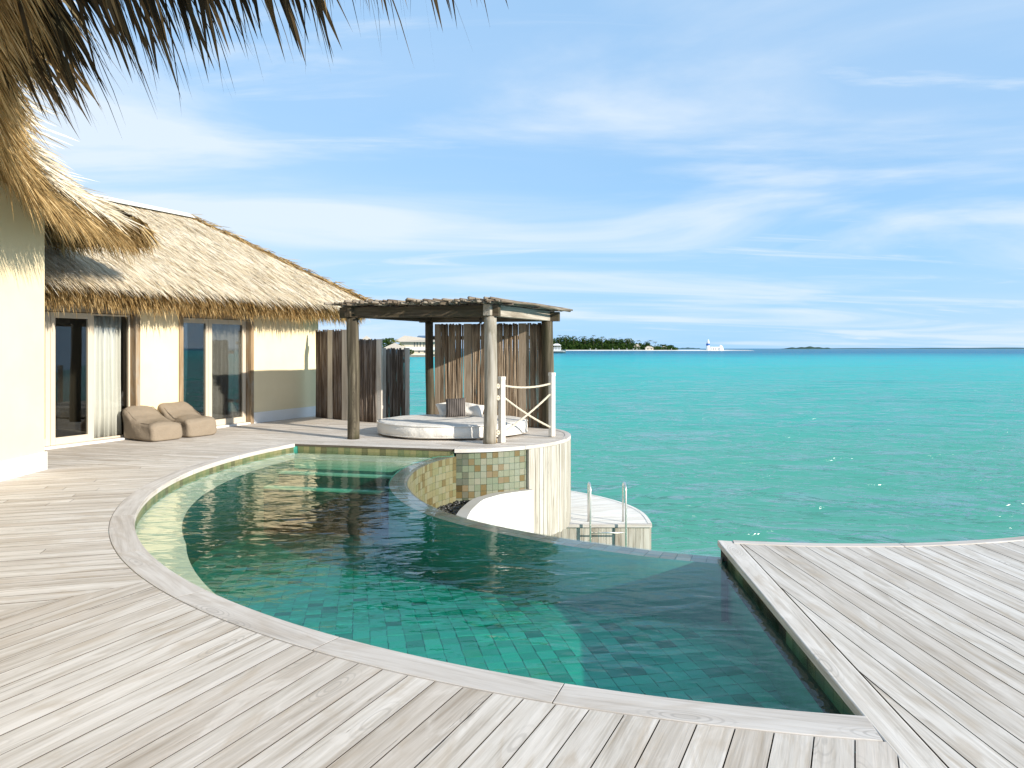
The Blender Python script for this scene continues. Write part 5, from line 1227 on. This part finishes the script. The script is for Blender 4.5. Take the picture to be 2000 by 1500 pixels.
for px in (806.5, 812, 818, 825, 831): MB().box(XQ(px), XQ(px + 1.7), DQ + 3.9, DQ + 4.05, ZQ(677), ZQ(668.5)).build('window', M['far_window'], wbd)
for px in (815, 826): MB().box(XQ(px), XQ(px + 3), DQ + 3.9, DQ + 4.05, ZQ(689), ZQ(685.5)).build('window', M['far_window'], wbd)
sol = empty('solar_shed', (XQ(815), DQ + 40, SEA_Z + 1), 'dark blue solar panel roof behind the waterfront building', 'building')
MB().box(XQ(795), XQ(852), DQ + 34, DQ + 46, SEA_Z + 1, ZQ(662)).build('wall', M['far_white'], sol)
for i in range(9):
    xa = XQ(791 + i * 7.2); xc = XQ(791 + i * 7.2 + 6.9); m = MB(); m.add([(xa, DQ + 33, ZQ(659.5)), (xc, DQ + 33, ZQ(659.5)), (xc, DQ + 47, ZQ(652)), (xa, DQ + 47, ZQ(652)), (xa, DQ + 33, ZQ(660)), (xc, DQ + 33, ZQ(660)), (xc, DQ + 47, ZQ(652.5)), (xa, DQ + 47, ZQ(652.5))], [(0, 1, 2, 3), (7, 6, 5, 4), (0, 4, 5, 1), (1, 5, 6, 2), (2, 6, 7, 3), (3, 7, 4, 0)]); m.build('solar_panel', M['solar'], sol)
hutp = lambda nm, px, D, w, zt_, label: None
def pyramid_hut(px, D, halfpx, ytop, yeave, label):
    cx = (px - 1000) * D / F; w = halfpx * D / F; zt_ = CH - (ytop - HY) * D / F; ze = CH - (yeave - HY) * D / F
    e = empty('thatched_hut', (cx, D, SEA_Z + 1), label, 'hut', 'thatched huts across the water'); m = MB()
    m.add([(cx - w, D - w, ze), (cx + w, D - w, ze), (cx + w, D + w, ze), (cx - w, D + w, ze), (cx, D, zt_)], [(0, 1, 4), (1, 2, 4), (2, 3, 4), (3, 0, 4), (3, 2, 1, 0)]); m.build('roof', M['far_roof'], e)
    for sx in (-0.8, 0.8):
        for sy in (-0.8, 0.8): MB().tube([(cx + w * sx, D + w * sy, SEA_Z - 1), (cx + w * sx, D + w * sy, ze)], 0.15, 6).build('post', M['trunk'], e, True)
pyramid_hut(771, 250, 24, 669.5, 682, 'pyramid thatched hut roof just above the lowest fence panel'); pyramid_hut(716, 250, 14, 655.5, 668, 'pale hut roof peeping over the middle fence panel')
palm_tree('coconut_palm', (XQ(774), DQ - 2, SEA_Z + 1), ZQ(666) - SEA_Z - 1, 3.4, 'bushy palm above the hut roof across the water', 'palms by the far building', 15, 31)
palm_tree('coconut_palm', (XQ(789.5), DQ - 8, SEA_Z + 1), ZQ(674.5) - SEA_Z - 1, 2.7, 'small palm in front of the far cream building', 'palms by the far building', 14, 32)
bush('leafy_tree', (XQ(752), DQ - 1, ZQ(672)), (2.6, 2.6, 2.6), 420, 0.45, 'dark round tree left of the palms across the water', 'tree'); bush('leafy_tree', (XQ(762), DQ + 2, ZQ(668)), (1.8, 2, 2.2), 300, 0.4, 'dark tree squeezed behind the bushy palm across the water', 'tree')
bush('shoreline_shrub', (XQ(804), DQ - 2.5, ZQ(687)), (1.6, 1.4, 1.2), 260, 0.3, 'low green shrub at the foot of the far cream building')
